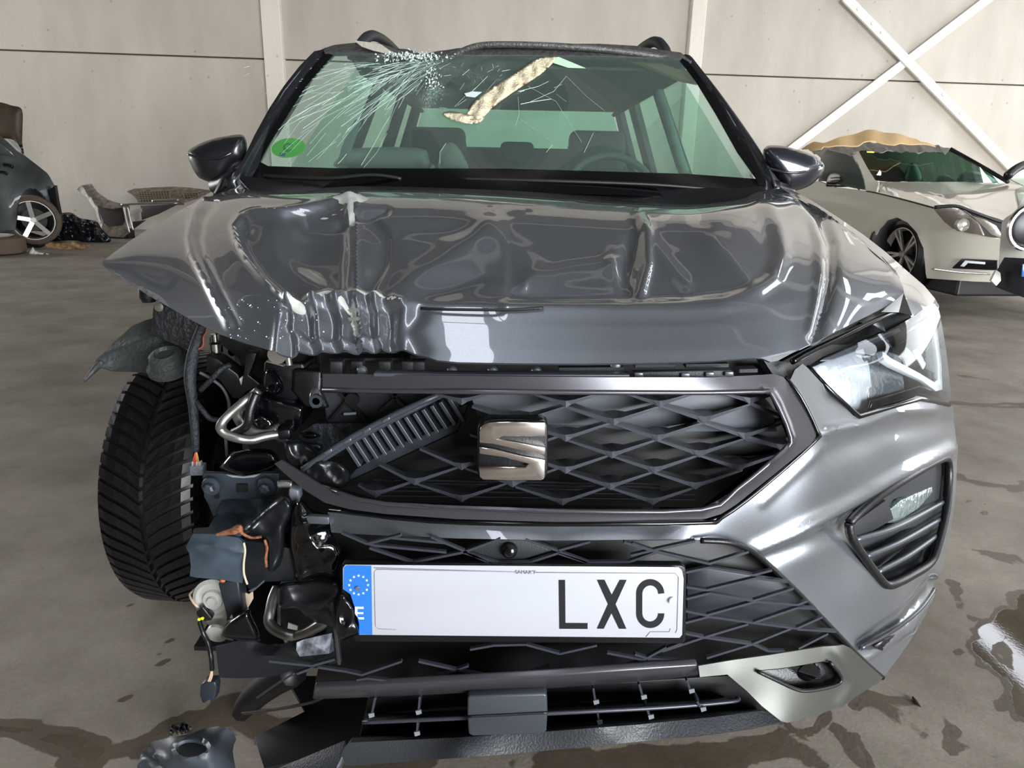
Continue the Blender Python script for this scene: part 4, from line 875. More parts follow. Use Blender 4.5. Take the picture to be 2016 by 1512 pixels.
# masking tape
TM = mat('masking_tape', 'cfc4a6', .6, bump=.9, bscale=90, var=.15, vscale=40)
wsn = [(x, y, z-.012) for x, y, z in ws_c]
tp = empty('masking_tape', U(1000, 180, 2.5)); tp.parent = CAR; tp.location = WPOS[tp]-WPOS[CAR]; tp['label'] = 'strips of crumpled cream tape'
puff('tape_band', [(1048, 120), (1068, 112), (1092, 110), (1090, 122), (1062, 148), (1010, 182), (972, 210), (950, 232), (930, 236), (918, 226), (930, 205), (945, 190), (975, 168), (1020, 140)], wsn, .014, TM, tp, sp=4, wr=.010, ws=14, flat=.35)
puff('tape_band', [(872, 222), (892, 219), (925, 226), (952, 230), (946, 240), (925, 244), (895, 238), (878, 230)], wsn, .010, TM, tp, sp=4, wr=.008, ws=12, seed=3, flat=.4)
slab('tape_band', [(1082, 114), (1100, 112), (1153, 134), (1118, 133), (1090, 124)], wsn, mat('clear_tape', 'bcd9bd', .35), tp, d=.001, bevel=0)
slab('tape_band', [(914, 184), (930, 180), (948, 181), (935, 191), (918, 189)], wsn, mat('pale_tape', 'c6d4d2', .4), tp, d=.002, bevel=0)
VS = mat('visor_tan', '8a7350', .8)
Hz = lambda p: zp(1000, 70, 3.6, p)
sheet('sun_visor', Hz([(820, 160), (1000, 163), (1100, 200), (1200, 236), (1290, 250), (1345, 335), (1220, 308), (1080, 252), (950, 198)]), [(x, y, z+.05) for x, y, z in ws_c], VS, CAR, sp=14, th=.01)
sheet('sun_visor', [(930, 114), (1040, 113), (1030, 130), (985, 138), (940, 128)], [(x, y, z+.06) for x, y, z in ws_c], mat('visor_brown', '4a3a30', .8), CAR, sp=14, th=.01)
# scuttle below the screen
slab('scuttle_panel', [(470, 352), (480, 346), (560, 356), (800, 352), (1000, 356), (1300, 362), (1440, 372), (1500, 366), (1512, 378), (1440, 404), (1300, 404), (1100, 386), (900, 378), (700, 374), (560, 384), (500, 384)],
     [(470, 352, 2.2), (1000, 356, 2.22), (1500, 366, 2.2), (700, 374, 2.2), (1440, 404, 2.12)], BLACK, CAR, d=.01)
tube('wiper_arm', [(520, 347, 2.22), (640, 352, 2.2), (730, 345, 2.2), (790, 352, 2.2)], .006, VOID, CAR)
tube('wiper_arm', [(900, 353, 2.19), (1100, 357, 2.17), (1290, 364, 2.18), (1440, 376, 2.2)], .006, VOID, CAR)
# windscreen pillars
PB = mat('pillar_gloss_black', '17181c', .25, coat=.5)
pl_c = [(440, 368, 2.25), (468, 352, 2.25), (478, 352, 2.27), (515, 230, 2.62), (560, 235, 2.66), (640, 95, 3.0), (652, 100, 3.0), (590, 140, 2.85)]
sheet('windscreen_pillar', [(457, 352), (472, 330), (500, 270), (530, 215), (560, 170), (590, 132), (618, 106), (640, 94), (660, 98), (648, 110), (615, 152), (585, 196), (545, 260), (515, 316), (492, 356), (478, 372), (455, 372), (446, 366)],
      pl_c, PB, CAR, sp=6, th=.03, disp=lambda V: gauss(V, [(455, 362), (500, 285), (560, 185), (620, 110)], 10, .014))
pr_c = [(1550, 375, 2.25), (1492, 368, 2.3), (1450, 250, 2.62), (1440, 215, 2.68), (1345, 112, 3.0), (1360, 118, 3.0), (1400, 170, 2.85)]
sheet('windscreen_pillar', [(1336, 112), (1348, 110), (1362, 118), (1384, 145), (1412, 182), (1440, 220), (1468, 262), (1495, 305), (1520, 350), (1530, 370), (1512, 376), (1496, 368), (1470, 318), (1430, 242), (1390, 176), (1356, 132)],
      pr_c, PB, CAR, sp=6, th=.03, disp=lambda V: gauss(V, [(1352, 116), (1410, 190), (1465, 275), (1510, 360)], 10, .014))
tube('pillar_seal', [(1364, 119, 3.0), (1415, 184, 2.82), (1472, 264, 2.6), (1506, 318, 2.42), (1526, 366, 2.27)], .005, GREYPL, CAR)
# roof skin: dented on the left
RP = mat('dusty_roof_paint', '4c4a49', .45, metal=.3, bump=.4, bscale=120, var=.35, vscale=60)
def roof():
    xs = np.linspace(-.66, .66, 67); ys = np.concatenate([np.linspace(2.86, 3.3, 12), np.linspace(3.4, 5.0, 14)]); V = []; Fc = []
    for y in ys:
        for x in xs:
            k = 1-(x/.68)**2
            z = 1.565+.045*max(k, 0)**.7+.03*sstep(np.array((y-2.86)/.5))-.03*max(0, (y-4.2)/.8)
            front = 2.86+.10*(x/.66)**2
            dent = .055*math.exp(-((x+.31)/.10)**2)*math.exp(-((y-2.9)/.5)**2)+.012*math.exp(-((x+.40)/.10)**2)
            V.append((x, y if y > 3.3 else front+(y-2.86)*(3.3-front)/(3.3-2.86), z-dent))
    nx = len(xs)
    for j in range(len(ys)-1):
        for i in range(nx-1): Fc.append((j*nx+i, j*nx+i+1, (j+1)*nx+i+1, (j+1)*nx+i))
    o = mesh('roof', V, Fc, RP, CAR, True, label='dusty roof dented above the windscreen'); md = o.modifiers.new('thick', 'SOLIDIFY'); md.thickness = .02; md.offset = -1
    return o
roof()
sheet('roof_edge', [(636, 96), (660, 88), (700, 84), (745, 86), (790, 96), (820, 104), (832, 107), (850, 104), (900, 95), (980, 90), (1080, 86), (1180, 86), (1250, 90), (1300, 98), (1340, 104), (1358, 118), (1343, 120), (1200, 112), (1000, 110), (880, 110), (832, 118), (780, 108), (700, 104), (640, 106)],
      [(636, 96, 2.98), (832, 107, 2.9), (1000, 90, 2.92), (1340, 104, 2.97), (1000, 110, 2.85), (640, 106, 2.94), (1343, 120, 2.93)], RP, CAR, sp=8, th=.012, disp=lambda V: gauss(V, [(650, 98), (760, 98), (832, 112), (900, 103), (1100, 98), (1340, 110)], 5, .006)+.004*np.sin(V[:, 0]/9)*np.exp(-((V[:, 0]-800)/60)**2))
# rails
def rail(s):
    x = .54*s if s > 0 else -.585
    P = [(x*1.07, 2.98, 1.578), (x*1.05, 3.02, 1.615), (x*1.02, 3.1, 1.655), (x, 3.25, 1.675), (x, 3.6, 1.69), (x, 4.2, 1.68), (x, 4.6, 1.62)]
    tubew('roof_rail', P, [.012, .02, .021, .02, .018, .018, .012], DARKPL, CAR, n=10, label=('left' if s < 0 else 'right')+' dark roof rail')
rail(1); rail(-1)
slab('torn_headliner', zp(672, 0, 3, [(80, 245), (85, 240), (170, 250), (235, 262), (290, 300), (345, 322), (300, 325), (190, 300), (120, 275)]), 2.9, mat('torn_cream_trim', '938d82', .8, bump=.5, bscale=60), CAR, d=.006, bevel=0)
# crushed glass crumbs taped to the roof edge
def crumbs(name, n, cx, cy, sx, sy, Y, r, m, parent):
    V = []; Fc = []
    for i in range(n):
        p = U(cx+r3.normal()*sx, cy+r3.normal()*sy, Y); k = len(V)
        for j in range(3): V.append(p+Vector(r3.uniform(-r, r, 3).tolist()))
        V.append(p+Vector((0, -r*.6, r*.4))); Fc += [(k, k+1, k+3), (k+1, k+2, k+3), (k+2, k, k+3), (k, k+2, k+1)]
    return mesh(name, V, Fc, m, parent, False, kind='stuff')
crumbs('glass_crumbs', 260, 815, 112, 32, 5, 2.83, .006, mat('glass_crumb', 'c9d8d2', .1, spec=1), WSG)
crumbs('glass_crumbs', 160, 850, 165, 9, 22, 2.66, .005, MATS['glass_crumb'], WSG)
# body shell round the cabin
INT = mat('dark_cabin_trim', '1d2120', .7); LINER = mat('headliner', '6b6459', .8); SEATM = mat('seat_fabric', '23282a', .8, bump=.3, bscale=200)
def poly3(name, P, Fc, m, th=.01, **kw):
    o = mesh(name, P, Fc, m, CAR, False, **kw)
    if th:
        md = o.modifiers.new('t', 'SOLIDIFY'); md.thickness = th; md.offset = 0
    return o
for s in (-1, 1):
    lo_, hi_ = .80*s, .62*s
    for nm, y0, y1, y2, y3 in (('door_pillar', 3.30, 3.45, 3.42, 3.52), ('rear_pillar', 4.15, 4.35, 4.05, 4.25), ('tail_pillar', 4.75, 5.05, 4.6, 4.8)):
        poly3(nm, [(lo_, y0, 1.08), (lo_, y1, 1.08), (hi_, y3, 1.54), (hi_, y2, 1.54)], [(0, 1, 2, 3)], INT, .03)
    poly3('roof_side', [(.645*s, 2.95, 1.575), (.60*s, 2.95, 1.50), (.60*s, 4.8, 1.50), (.645*s, 4.8, 1.575)], [(0, 1, 2, 3)], INT, .02)
    poly3('side_glass', [(lo_, 2.45, 1.08), (lo_, 5.0, 1.08), (hi_, 4.8, 1.54), (hi_, 3.0, 1.54)], [(0, 1, 2, 3)], glass('side_glass_%d' % s, 'cfeedd', .25), 0)
    # flank
    V = []; Fc = []; prof = [(.80, 1.09), (.87, 1.05), (.90, .85), (.91, .6), (.89, .4), (.84, .28)]
    ys_ = np.linspace(2.2, 5.15, 20)
    for y in ys_:
        for x, z in prof:
            k = 1-.12*max(0, (y-4.6)/.55)**2; V.append((x*s*k, y, z))
    n_ = len(prof)
    for j in range(19):
        for i in range(n_-1): Fc.append((j*n_+i, j*n_+i+1, (j+1)*n_+i+1, (j+1)*n_+i))
    o = mesh('body_side', V, Fc, PAINT, CAR); o.modifiers.new('t', 'SOLIDIFY').thickness = .02
poly3('inner_side', [(-.78, 2.3, 1.07), (-.78, 5.0, 1.07), (-.78, 5.0, .4), (-.78, 2.3, .4)], [(0, 1, 2, 3)], INT)
poly3('inner_side', [(.78, 2.3, 1.07), (.78, 5.0, 1.07), (.78, 5.0, .4), (.78, 2.3, .4)], [(0, 1, 2, 3)], INT)
poly3('headliner', [(-.62, 2.95, 1.535), (.62, 2.95, 1.535), (.60, 4.8, 1.53), (-.60, 4.8, 1.53)], [(0, 1, 2, 3)], LINER)
poly3('dashboard', [(-.78, 2.3, 1.075), (.78, 2.3, 1.075), (.76, 2.75, 1.06), (-.76, 2.75, 1.06)], [(0, 1, 2, 3)], mat('dash_skin', '2a2e2b', .55), .04)
poly3('pan_or_shade_block', [(-.8, 2.3, .35), (.8, 2.3, .35), (.8, 5.1, .4), (-.8, 5.1, .4)], [(0, 1, 2, 3)], INT)
TG = poly3('tailgate', [(-.78, 5.1, 1.2), (.78, 5.1, 1.2), (.82, 5.2, .35), (-.82, 5.2, .35)], [(0, 1, 2, 3)], PAINT)
poly3('tailgate_frame', [(-.72, 5.03, 1.30), (.72, 5.03, 1.30), (.78, 5.1, 1.15), (-.78, 5.1, 1.15)], [(0, 1, 2, 3)], INT, .03)
poly3('rear_screen', [(-.72, 5.05, 1.28), (.72, 5.05, 1.28), (.60, 4.85, 1.54), (-.60, 4.85, 1.54)], [(0, 1, 2, 3)], glass('rear_glass', 'b4e2d0', .6, .0), 0)
def seat(x, y, w, z0, z1, head=True, hw=.14, hh=.15, lean=.12, name='seat'):
    S = box(name, (x, y+lean/2, (z0+z1)/2), (w, .14, z1-z0), SEATM, CAR, rot=(-.18, 0, 0), bevel=.05)
    if head: box('headrest', (x, y+lean+.02, z1+hh/2+.03), (hw*2, .10, hh), SEATM, S, rot=(-.15, 0, 0), bevel=.035)
seat(-.37, 3.35, .50, .5, 1.12, True, .13, .19); seat(.37, 3.35, .50, .5, 1.12, True, .13, .19)
seat(-.42, 4.3, .44, .5, 1.18, True, .12, .12, name='rear_seat'); seat(0, 4.3, .36, .5, 1.17, True, .10, .12, name='rear_seat'); seat(.42, 4.3, .44, .5, 1.18, True, .12, .12, name='rear_seat')
# burst airbags and steering wheel
puff('passenger_airbag', [(668, 332), (672, 305), (690, 294), (740, 290), (800, 290), (838, 295), (845, 315), (843, 334)], 2.9, .08, mat('airbag_cloth', '8d8f86', .8), CAR, sp=9)
puff('passenger_airbag', [(866, 335), (868, 300), (885, 280), (902, 290), (915, 312), (920, 335)], 2.95, .05, MATS['airbag_cloth'], CAR, sp=7)
SWp = []
for i in range(25):
    a = 2*math.pi*i/24; SWp.append((.37+.185*math.cos(a), 2.9+.06*math.sin(a), 1.045+.175*math.sin(a)))
STW = tubew('steering_wheel', SWp, .015, mat('wheel_leather', '5f635c', .5), CAR, n=8, sub=1)
box('steering_hub', (.37, 2.88, 1.03), (.15, .06, .12), INT, STW, bevel=.02)
puff('side_curtain', [(1334, 334), (1310, 250), (1290, 190), (1303, 175), (1318, 215), (1345, 300), (1357, 338)], 2.9, .02, mat('curtain_cloth', '5c6f66', .8), CAR, sp=7)
slab('pillar_trim', [(662, 330), (672, 290), (690, 250), (700, 235), (710, 240), (692, 290), (684, 332)], 2.85, mat('pale_trim', '7f8a88', .6), CAR, d=.02)
# exterior mirrors
MB = mat('mirror_gloss_black', '131417', .35, coat=.25)
ML = puff('door_mirror', [(369, 302), (380, 290), (410, 276), (445, 268), (474, 265), (484, 274), (487, 296), (484, 318), (462, 335), (450, 352), (432, 370), (421, 362), (400, 354), (388, 346), (376, 325)], 2.42, .07, MB, CAR, sp=5, flat=.8, label='left dark door mirror')
tube('mirror_crease', [(371, 304, 2.385), (390, 310, 2.36), (425, 312, 2.345), (450, 304, 2.35), (478, 285, 2.38)], .004, PB, ML)
tube('mirror_foot', [(428, 366, 2.4), (440, 362, 2.35), (462, 350, 2.3), (475, 342, 2.3)], [.03, .025, .025, .03], BLACK, CAR)
puff('mirror_seal', [(425, 370), (436, 350), (455, 338), (468, 345), (460, 360), (440, 378), (420, 386)], 2.28, .02, VOID, CAR, sp=5, wr=.004, ws=20)
MR = puff('door_mirror', [(1502, 300), (1508, 289), (1520, 286), (1545, 288), (1575, 296), (1605, 308), (1621, 322), (1622, 334), (1612, 350), (1600, 362), (1585, 370), (1565, 376), (1550, 380), (1542, 370), (1525, 352), (1508, 325)], 2.42, .07, mat('mirror_dark_paint', '1c1d24', .3, coat=.6), CAR, sp=5, flat=.8, label='right dark door mirror with indicator strip')
slab('indicator_strip', zp(1344, 0, 3, [(675, 1018), (700, 1014), (770, 1005), (825, 990), (822, 1000), (770, 1020), (700, 1032), (680, 1030)]), 2.37, mat('clear_indicator', 'aab0bc', .1, metal=.5), MR, d=.006, bevel=.001)
tube('mirror_crease', [(1508, 330, 2.37), (1540, 338, 2.345), (1570, 340, 2.345), (1600, 334, 2.365), (1620, 326, 2.39)], .004, MATS['mirror_dark_paint'], MR)
tube('mirror_foot', [(1552, 378, 2.42), (1535, 376, 2.36), (1520, 372, 2.3)], [.025, .03, .03], MB, CAR)
# ================================================================ front wheel
def wheel():
    c = Vector((-.838, 1.80, .338)); R = .338; hw = .113
    Wh = empty('front_wheel', c); Wh.parent = CAR; Wh.location = WPOS[Wh]-WPOS[CAR]; Wh['label'] = 'wet black left front tyre with V tread, bare of its wing'
    prof = [(.19, -.10), (.24, -.118), (.29, -.12), (.318, -.108), (.328, -.085), (.3305, 0), (.328, .085), (.318, .108), (.29, .12), (.24, .118), (.19, .10)]
    T = lathe('tyre', prof, c, (1, 0, 0), RUB, Wh, n=96)
    lathe('rim', [(.03, -.03), (.1, -.035), (.18, -.06), (.19, -.1), (.2, -.1), (.2, .1), (.19, .1), (.17, .04), (.03, .03)], c, (1, 0, 0), mat('rim_grey', '55575b', .3, metal=.8), Wh, n=48)
    # one chevron block of each hand, then copies
    def prof_r(x): return float(np.interp(abs(x), [0, .085, .108, .118], [.3305, .328, .318, .300]))
    def block(s):
        V = []; xs_ = [.006, .035, .065, .088, .106, .117]; n = len(xs_); wd = .0122
        for top in (0, 1):
            for x in xs_:
                sh = .062*(x/.1)**.75
                for e in (-wd if x < .08 else -wd*1.05, wd*.82):
                    r = prof_r(x)+(.0085 if top else -.003)*(1 if x < .11 else .8)
                    a = (sh+e)/R
                    V.append((s*x, -r*math.cos(a), r*math.sin(a)))
        Fc = []
        o = 2*n
        for i in range(n-1):
            Fc += [(o+2*i, o+2*i+1, o+2*i+3, o+2*i+2), (2*i, 2*i+2, o+2*i+2, o+2*i), (2*i+1, o+2*i+1, o+2*i+3, 2*i+3)]
        Fc += [(0, o, o+1, 1), (o-2, o-1, o+o-1, o+o-2)]
        me = bpy.data.meshes.new('tread_block'); me.from_pydata(V, [], Fc); me.update()
        bm = bmesh.new(); bm.from_mesh(me); bmesh.ops.recalc_face_normals(bm, faces=bm.faces); bm.to_mesh(me); bm.free()
        me.materials.append(RUB); return me
    mL, mR_ = block(1), block(-1)
    N = 66
    for i in range(N):
        a = 2*math.pi*i/N
        for k, me in enumerate((mL, mR_)):
            o = bpy.data.objects.new('tread_block', me); COL.objects.link(o); o.parent = T
            o.location = c-WPOS[T]; o.rotation_euler = (a+(math.pi/N if k else 0), 0, 0)
    return Wh
wheel()
# the other three wheels
for c in ((.84, 1.80, .338), (-.84, 4.43, .338), (.84, 4.43, .338)):
    o = lathe('tyre', [(.2, -.10), (.28, -.12), (.325, -.1), (.338, 0), (.325, .1), (.28, .12), (.2, .10)], c, (1, 0, 0), RUB, CAR, n=48)
    lathe('rim', [(.05, -.05), (.2, -.09), (.2, .09), (.05, .05)], c, (1, 0, 0), MATS['rim_grey'], o, n=24)
poly3('wheel_arch', [(.60, 1.40, .25), (.60, 2.25, .25), (.60, 2.25, .95), (.60, 1.40, .95)], [(0, 1, 2, 3)], VOID)
poly3('wheel_arch', [(-.64, 1.62, .25), (-.64, 2.25, .25), (-.64, 2.25, .95), (-.64, 1.62, .85)], [(0, 1, 2, 3)], VOID)
poly3('bulkhead', [(-.85, 2.2, .25), (.85, 2.2, .25), (.8, 2.15, 1.05), (-.8, 2.15, 1.05)], [(0, 1, 2, 3)], VOID)
poly3('subframe_shade', [(-.62, 1.2, .23), (.55, 1.2, .23), (.8, 2.2, .23), (-.66, 2.2, .23)], [(0, 1, 2, 3)], VOID)  # black sheet reaches forward to stand in for shadow on the floor
box('engine_block', (-.12, 1.62, .62), (.9, .5, .5), VOID, CAR, bevel=.05)
# ================================================================ torn-open front corner
A4 = lambda p: zp(150, 500, 3, p)
A5 = lambda p: zp(350, 600, 5.04, p)
A6 = lambda p: zp(350, 900, 5.04, p)
A7 = lambda p: zp(350, 1130, 5.04, p)
LINM = mat('arch_liner_plastic', '2c2f2e', .6, bump=.4, bscale=90)
sheet('arch_liner', A4([(330, 425), (400, 395), (455, 378), (480, 460), (690, 590), (670, 680), (560, 706), (380, 690), (150, 678), (100, 705), (45, 754), (58, 722), (135, 645), (170, 610), (220, 525)]),
      [(160, 735, 1.42), (165, 750, 1.40), (230, 680, 1.48), (260, 640, 1.5), (300, 628, 1.5), (380, 700, 1.44), (340, 733, 1.38), (250, 730, 1.42)], LINM, CAR, sp=7, disp=lambda V: gauss(V, [(195, 715), (240, 690), (310, 665)], 12, .012)-gauss(V, [(220, 722), (330, 725)], 8, .006), label='torn plastic arch liner hanging over the tyre')
lathe('liner_boss', [(.042, -.005), (.042, .004), (.034, .008), (.031, .03), (.02, .036), (.016, .03), (.004, .03)], U(333, 722, 1.38), (0, -.45, 1), LINM, CAR, n=24)
tube('torn_strip', [(200, 714, 1.44), (185, 728, 1.42), (166, 750, 1.40)], [.008, .006, .002], LINM, CAR)
slab('inner_wing_plate', A4([(455, 300), (490, 288), (600, 345), (712, 400), (715, 560), (650, 565), (500, 500), (440, 462)]), 1.36, mat('black_sealer', '1b1d20', .5, bump=.6, bscale=80), CAR, d=.008)
lathe('plate_hole', [(.009, 0), (.009, -.002), (.006, -.003)], U(313, 604, 1.355), (0, 1, 0), ALU, CAR, n=14)
lathe('bonnet_hinge_bump', [(.012, -.01), (.016, 0), (.016, .02), (.01, .03)], U(292, 584, 1.33), (0, 0, 1), BLACK, CAR, n=16)
# loom
LOOM = tube('wiring_loom', A4([(745, 420, 1.28), (712, 520, 1.28), (685, 620, 1.27), (672, 740, 1.26), (688, 880, 1.25), (700, 1020, 1.24), (708, 1165, 1.24)]), [.008, .010, .011, .011, .009, .008, .006], mat('loom_tape', '1a1d24', .65, bump=.5, bscale=150), CAR)
tube('loom_branch', A4([(735, 805, 1.25), (800, 740, 1.24), (858, 680, 1.24), (910, 655, 1.25)]), .005, MATS['loom_tape'], LOOM)
tube('loom_branch', A4([(705, 870, 1.25), (745, 920, 1.24), (790, 970, 1.24), (845, 982, 1.24)]), .005, MATS['loom_tape'], LOOM)
tube('loom_branch', A4([(730, 700, 1.28), (800, 740, 1.28), (870, 800, 1.28), (905, 900, 1.28), (880, 1010, 1.28), (895, 1230, 1.28)]), .003, mat('grey_cable', '4c4f52', .5), LOOM)
RED = mat('wire_red', 'c8452f', .5); ORG = mat('wire_orange', 'c98b4a', .5); COP = mat('wire_pale', 'b99c84', .5)
tube('red_wire', A4([(775, 455, 1.27), (752, 490, 1.27), (750, 540, 1.27), (722, 562, 1.27)]), .0016, mat('wire_dull_red', '8a4034', .5), LOOM)
for i, (m_, dx) in enumerate(((RED, -16), (RED, -4), (ORG, 8), (ORG, 20))): tube('wire', A4([(708, 1160, 1.238), (706+dx*.6, 1200, 1.236), (704+dx, 1250, 1.235)]), .0013, m_, LOOM, n=5)
CN = slab('connector', A4([(668, 1256), (746, 1254), (747, 1310), (670, 1312)]), 1.23, mat('connector_grey', '777b84', .4, bump=.4, bscale=200), LOOM, d=.02, bevel=.002)
for x in (685, 710, 728): slab('connector_pin', A4([(x-5, 1228), (x+5, 1228), (x+5, 1256), (x-5, 1256)]), 1.232, mat('connector_light', 'a7abb2', .4), CN, d=.01)
# grey sheet metal and brackets behind
SHM = mat('grey_inner_wing', '6a6e76', .42, metal=.4)
slab('inner_wing', A5([(310, 320), (430, 360), (560, 430), (652, 560), (650, 650), (480, 600), (320, 500)]), 1.42, SHM, CAR, d=.006)
lathe('wing_hole', [(.011, 0), (.011, -.003), (.008, -.003), (.008, 0)], U(457, 693, 1.415), (0, 1, 0), SHM, CAR, n=18)
slab('headlight_bracket', A5([(360, 262), (560, 330), (950, 480), (960, 530), (720, 520), (640, 640), (600, 530), (430, 400)]), 1.3, BLACK, CAR, d=.02)
slab('headlight_bracket', A5([(680, 470), (780, 480), (760, 560), (700, 700), (820, 790), (780, 830), (620, 880), (660, 640)]), 1.22, BLACK, CAR, d=.02)
slab('headlight_mount', A5([(275, 490), (400, 540), (600, 690), (690, 860), (620, 940), (540, 930), (420, 760), (285, 670)]), 1.27, BLACK, CAR, d=.04, bevel=.004)
slab('white_clip', A5([(608, 738), (645, 705), (667, 752), (625, 802)]), 1.23, mat('clip_white', 'c6cacc', .5), CAR, d=.006, bevel=.001)
lathe('bulb_socket', [(.007, -.014), (.007, .0), (.012, .004), (.012, .02)], U(424, 672, 1.3), (0, 0, -1), mat('socket_chrome', 'b8bcb8', .15, metal=1), CAR, n=16)
slab('black_box', A5([(850, 560), (1260, 580), (1290, 760), (1180, 960), (880, 900), (840, 760)]), 1.17, BLACK, CAR, d=.08, bevel=.006)
slab('black_box', A5([(800, 900), (1240, 1022), (1222, 1195), (1190, 1260), (1010, 1250), (760, 1070)]), 1.15, GLOSSBLK, CAR, d=.08, bevel=.006)
slab('black_box', A5([(1130, 640), (1440, 650), (1420, 860), (1500, 1040), (1260, 1020), (1120, 860)]), 1.16, BLACK, CAR, d=.05, bevel=.006)
puff('torn_housing', A5([(860, 660), (960, 640), (1050, 760), (1040, 860), (930, 900), (850, 820)]), 1.15, .02, GLOSSBLK, CAR, sp=4, wr=.004, ws=18)
bar('edge_highlight', *[p+(1.14,) for p in A5([(878, 562), (1050, 608)])], .002, .01, ALU, CAR, bevel=0)
bar('upper_rail', *[p+(1.08,) for p in A5([(1080, 470), (1210, 470)])], .002, .02, GREYPL, CAR, bevel=0)
bar('upper_rail', *[p+(1.06,) for p in A5([(1215, 445), (1450, 410)])], .004, .02, GREYPL, CAR, bevel=0)
bar('upper_rail', *[p+(1.07,) for p in A5([(1340, 466), (2010, 458)])], .003, .05, GREYPL, CAR, bevel=0)
bar('upper_rail', *[p+(1.06,) for p in A5([(1500, 548), (2300, 540)])], .004, .03, DARKPL, CAR, bevel=0)
lathe('bonnet_catch', [(.014, -.004), (.014, .004), (.008, .006)], U(546, 698, 1.05), (0, 1, .2), ALU, CAR, n=18)
tube('striker', A5([(1095, 500, 1.08), (1100, 540, 1.08), (1108, 600, 1.08)]), .005, ALU, CAR)
lathe('eye_bolt', [(.011, -.006), (.011, 0), (.006, 0), (.006, -.006)], U(624, 788, 1.08), (0, 1, 0), STEEL, CAR, n=20)
tube('eye_bracket', A5([(1375, 840, 1.1), (1345, 900, 1.09), (1345, 970, 1.09), (1370, 1005, 1.09)]), .006, ALU, CAR)
# pipes
tube('coolant_pipe', A5([(800, 850, 1.14), (740, 900, 1.14), (660, 960, 1.13), (520, 1080, 1.12), (440, 1170, 1.11), (425, 1230, 1.11), (490, 1290, 1.11), (620, 1330, 1.11), (740, 1340, 1.12), (860, 1310, 1.13), (1010, 1285, 1.14)]), .0078, mat('dull_aluminium', '8e8c88', .33, metal=.85), CAR)
tube('coolant_pipe', A5([(690, 960, 1.16), (620, 1030, 1.16), (608, 1100, 1.16), (660, 1190, 1.16), (740, 1250, 1.15), (840, 1262, 1.15), (1000, 1245, 1.15)]), .0115, MATS['dull_aluminium'], CAR)
tube('coolant_pipe', A5([(1000, 1320, 1.14), (1080, 1350, 1.13), (1140, 1420, 1.13), (1165, 1510, 1.13), (1170, 1640, 1.13)]), .0075, mat('dark_pipe', '4a5058', .35, metal=.6), CAR)
slab('pipe_clamp', A5([(985, 1250), (1110, 1240), (1120, 1340), (1000, 1345)]), 1.125, BLACK, CAR, d=.03, bevel=.003)
tube('cooling_hose', A5([(780, 880, 1.13), (720, 1040, 1.12), (690, 1190, 1.12), (560, 1270, 1.14)]), .008, BLACK, CAR)
# fan shroud seen left of the grille
FS = slab('fan_shroud', A5([(1430, 850), (2016, 850), (2600, 850), (2500, 1050), (1900, 1180), (1480, 1175)]), 1.17, mat('shroud_grey', '2d3036', .5), CAR, d=.01)
for a, b in ((A5([(1760, 850)])[0], A5([(1500, 1160)])[0]), (A5([(1590, 860)])[0], A5([(1860, 1150)])[0]), (A5([(2240, 850)])[0], A5([(2000, 1060)])[0]), (A5([(2080, 860)])[0], A5([(2300, 1060)])[0])): bar('shroud_rib', a+(1.155,), b+(1.155,), .004, .015, BLACK, FS, bevel=0)
lathe('shroud_hub', [(.012, -.006), (.012, .004)], U(694, 786, 1.155), (0, 1, 0), BLACK, FS, n=16)
slab('label_plate', A5([(1645, 1075), (1768, 1068), (1768, 1090), (1648, 1096)]), 1.15, mat('label_grey', '8b8f96', .5), FS, d=.003, bevel=0)
slab('radiator_face', A5([(1350, 1180), (2016, 1170), (2300, 1250), (1900, 1512), (1300, 1512), (1200, 1300)]), 1.16, mat('radiator_slate', '23272d', .5, bump=.6, bscale=60), CAR, d=.02)
puff('hose_end', A5([(1190, 1370), (1230, 1360), (1420, 1380), (1440, 1420), (1400, 1450), (1200, 1420)]), 1.12, .02, BLACK, CAR, sp=4)
puff('hose_end', A5([(1220, 1270), (1340, 1260), (1420, 1300), (1330, 1330), (1240, 1310)]), 1.12, .02, GLOSSBLK, CAR, sp=4)
# slotted air guide pushed across the opening
AG = tube('air_guide', [(596, 925, 1.03), (640, 895, 1.03), (700, 857, 1.03), (780, 815, 1.03), (868, 775, 1.03)], .0055, mat('air_guide_plastic', '33373e', .4), CAR, n=6, sub=2, label='slotted black air guide pushed askew')
sheet('guide_flange', [(596, 925), (640, 895), (700, 857), (780, 815), (868, 775), (874, 782), (790, 824), (705, 868), (640, 908), (608, 932)], 1.028, MATS['air_guide_plastic'], AG, sp=0)
for i in range(13):
    t = i/12; x = 690+205*t; y = 893-88*t
    bar('guide_rib', (x-12, y-20, 1.035), (x+18, y+26, 1.035), .006, .035, MATS['air_guide_plastic'], AG, bevel=.001)
for i in range(4): slab('guide_tab', [(636+i*38, 892-i*21), (652+i*38, 883-i*21), (655+i*38, 889-i*21), (640+i*38, 898-i*21)], 1.024, GREYPL, AG, d=.008)
slab('guide_lower', [(672, 955), (700, 925), (730, 905), (800, 868), (900, 832), (905, 800), (935, 790), (940, 830), (870, 880), (800, 920), (760, 945), (700, 965)], 1.05, mat('guide_slate', '272b32', .45), AG, d=.006)
puff('guide_torn_end', [(596, 925), (630, 905), (672, 912), (690, 940), (676, 960), (640, 958), (612, 945)], 1.03, .01, BLACK, AG, sp=4, wr=.003, ws=20)
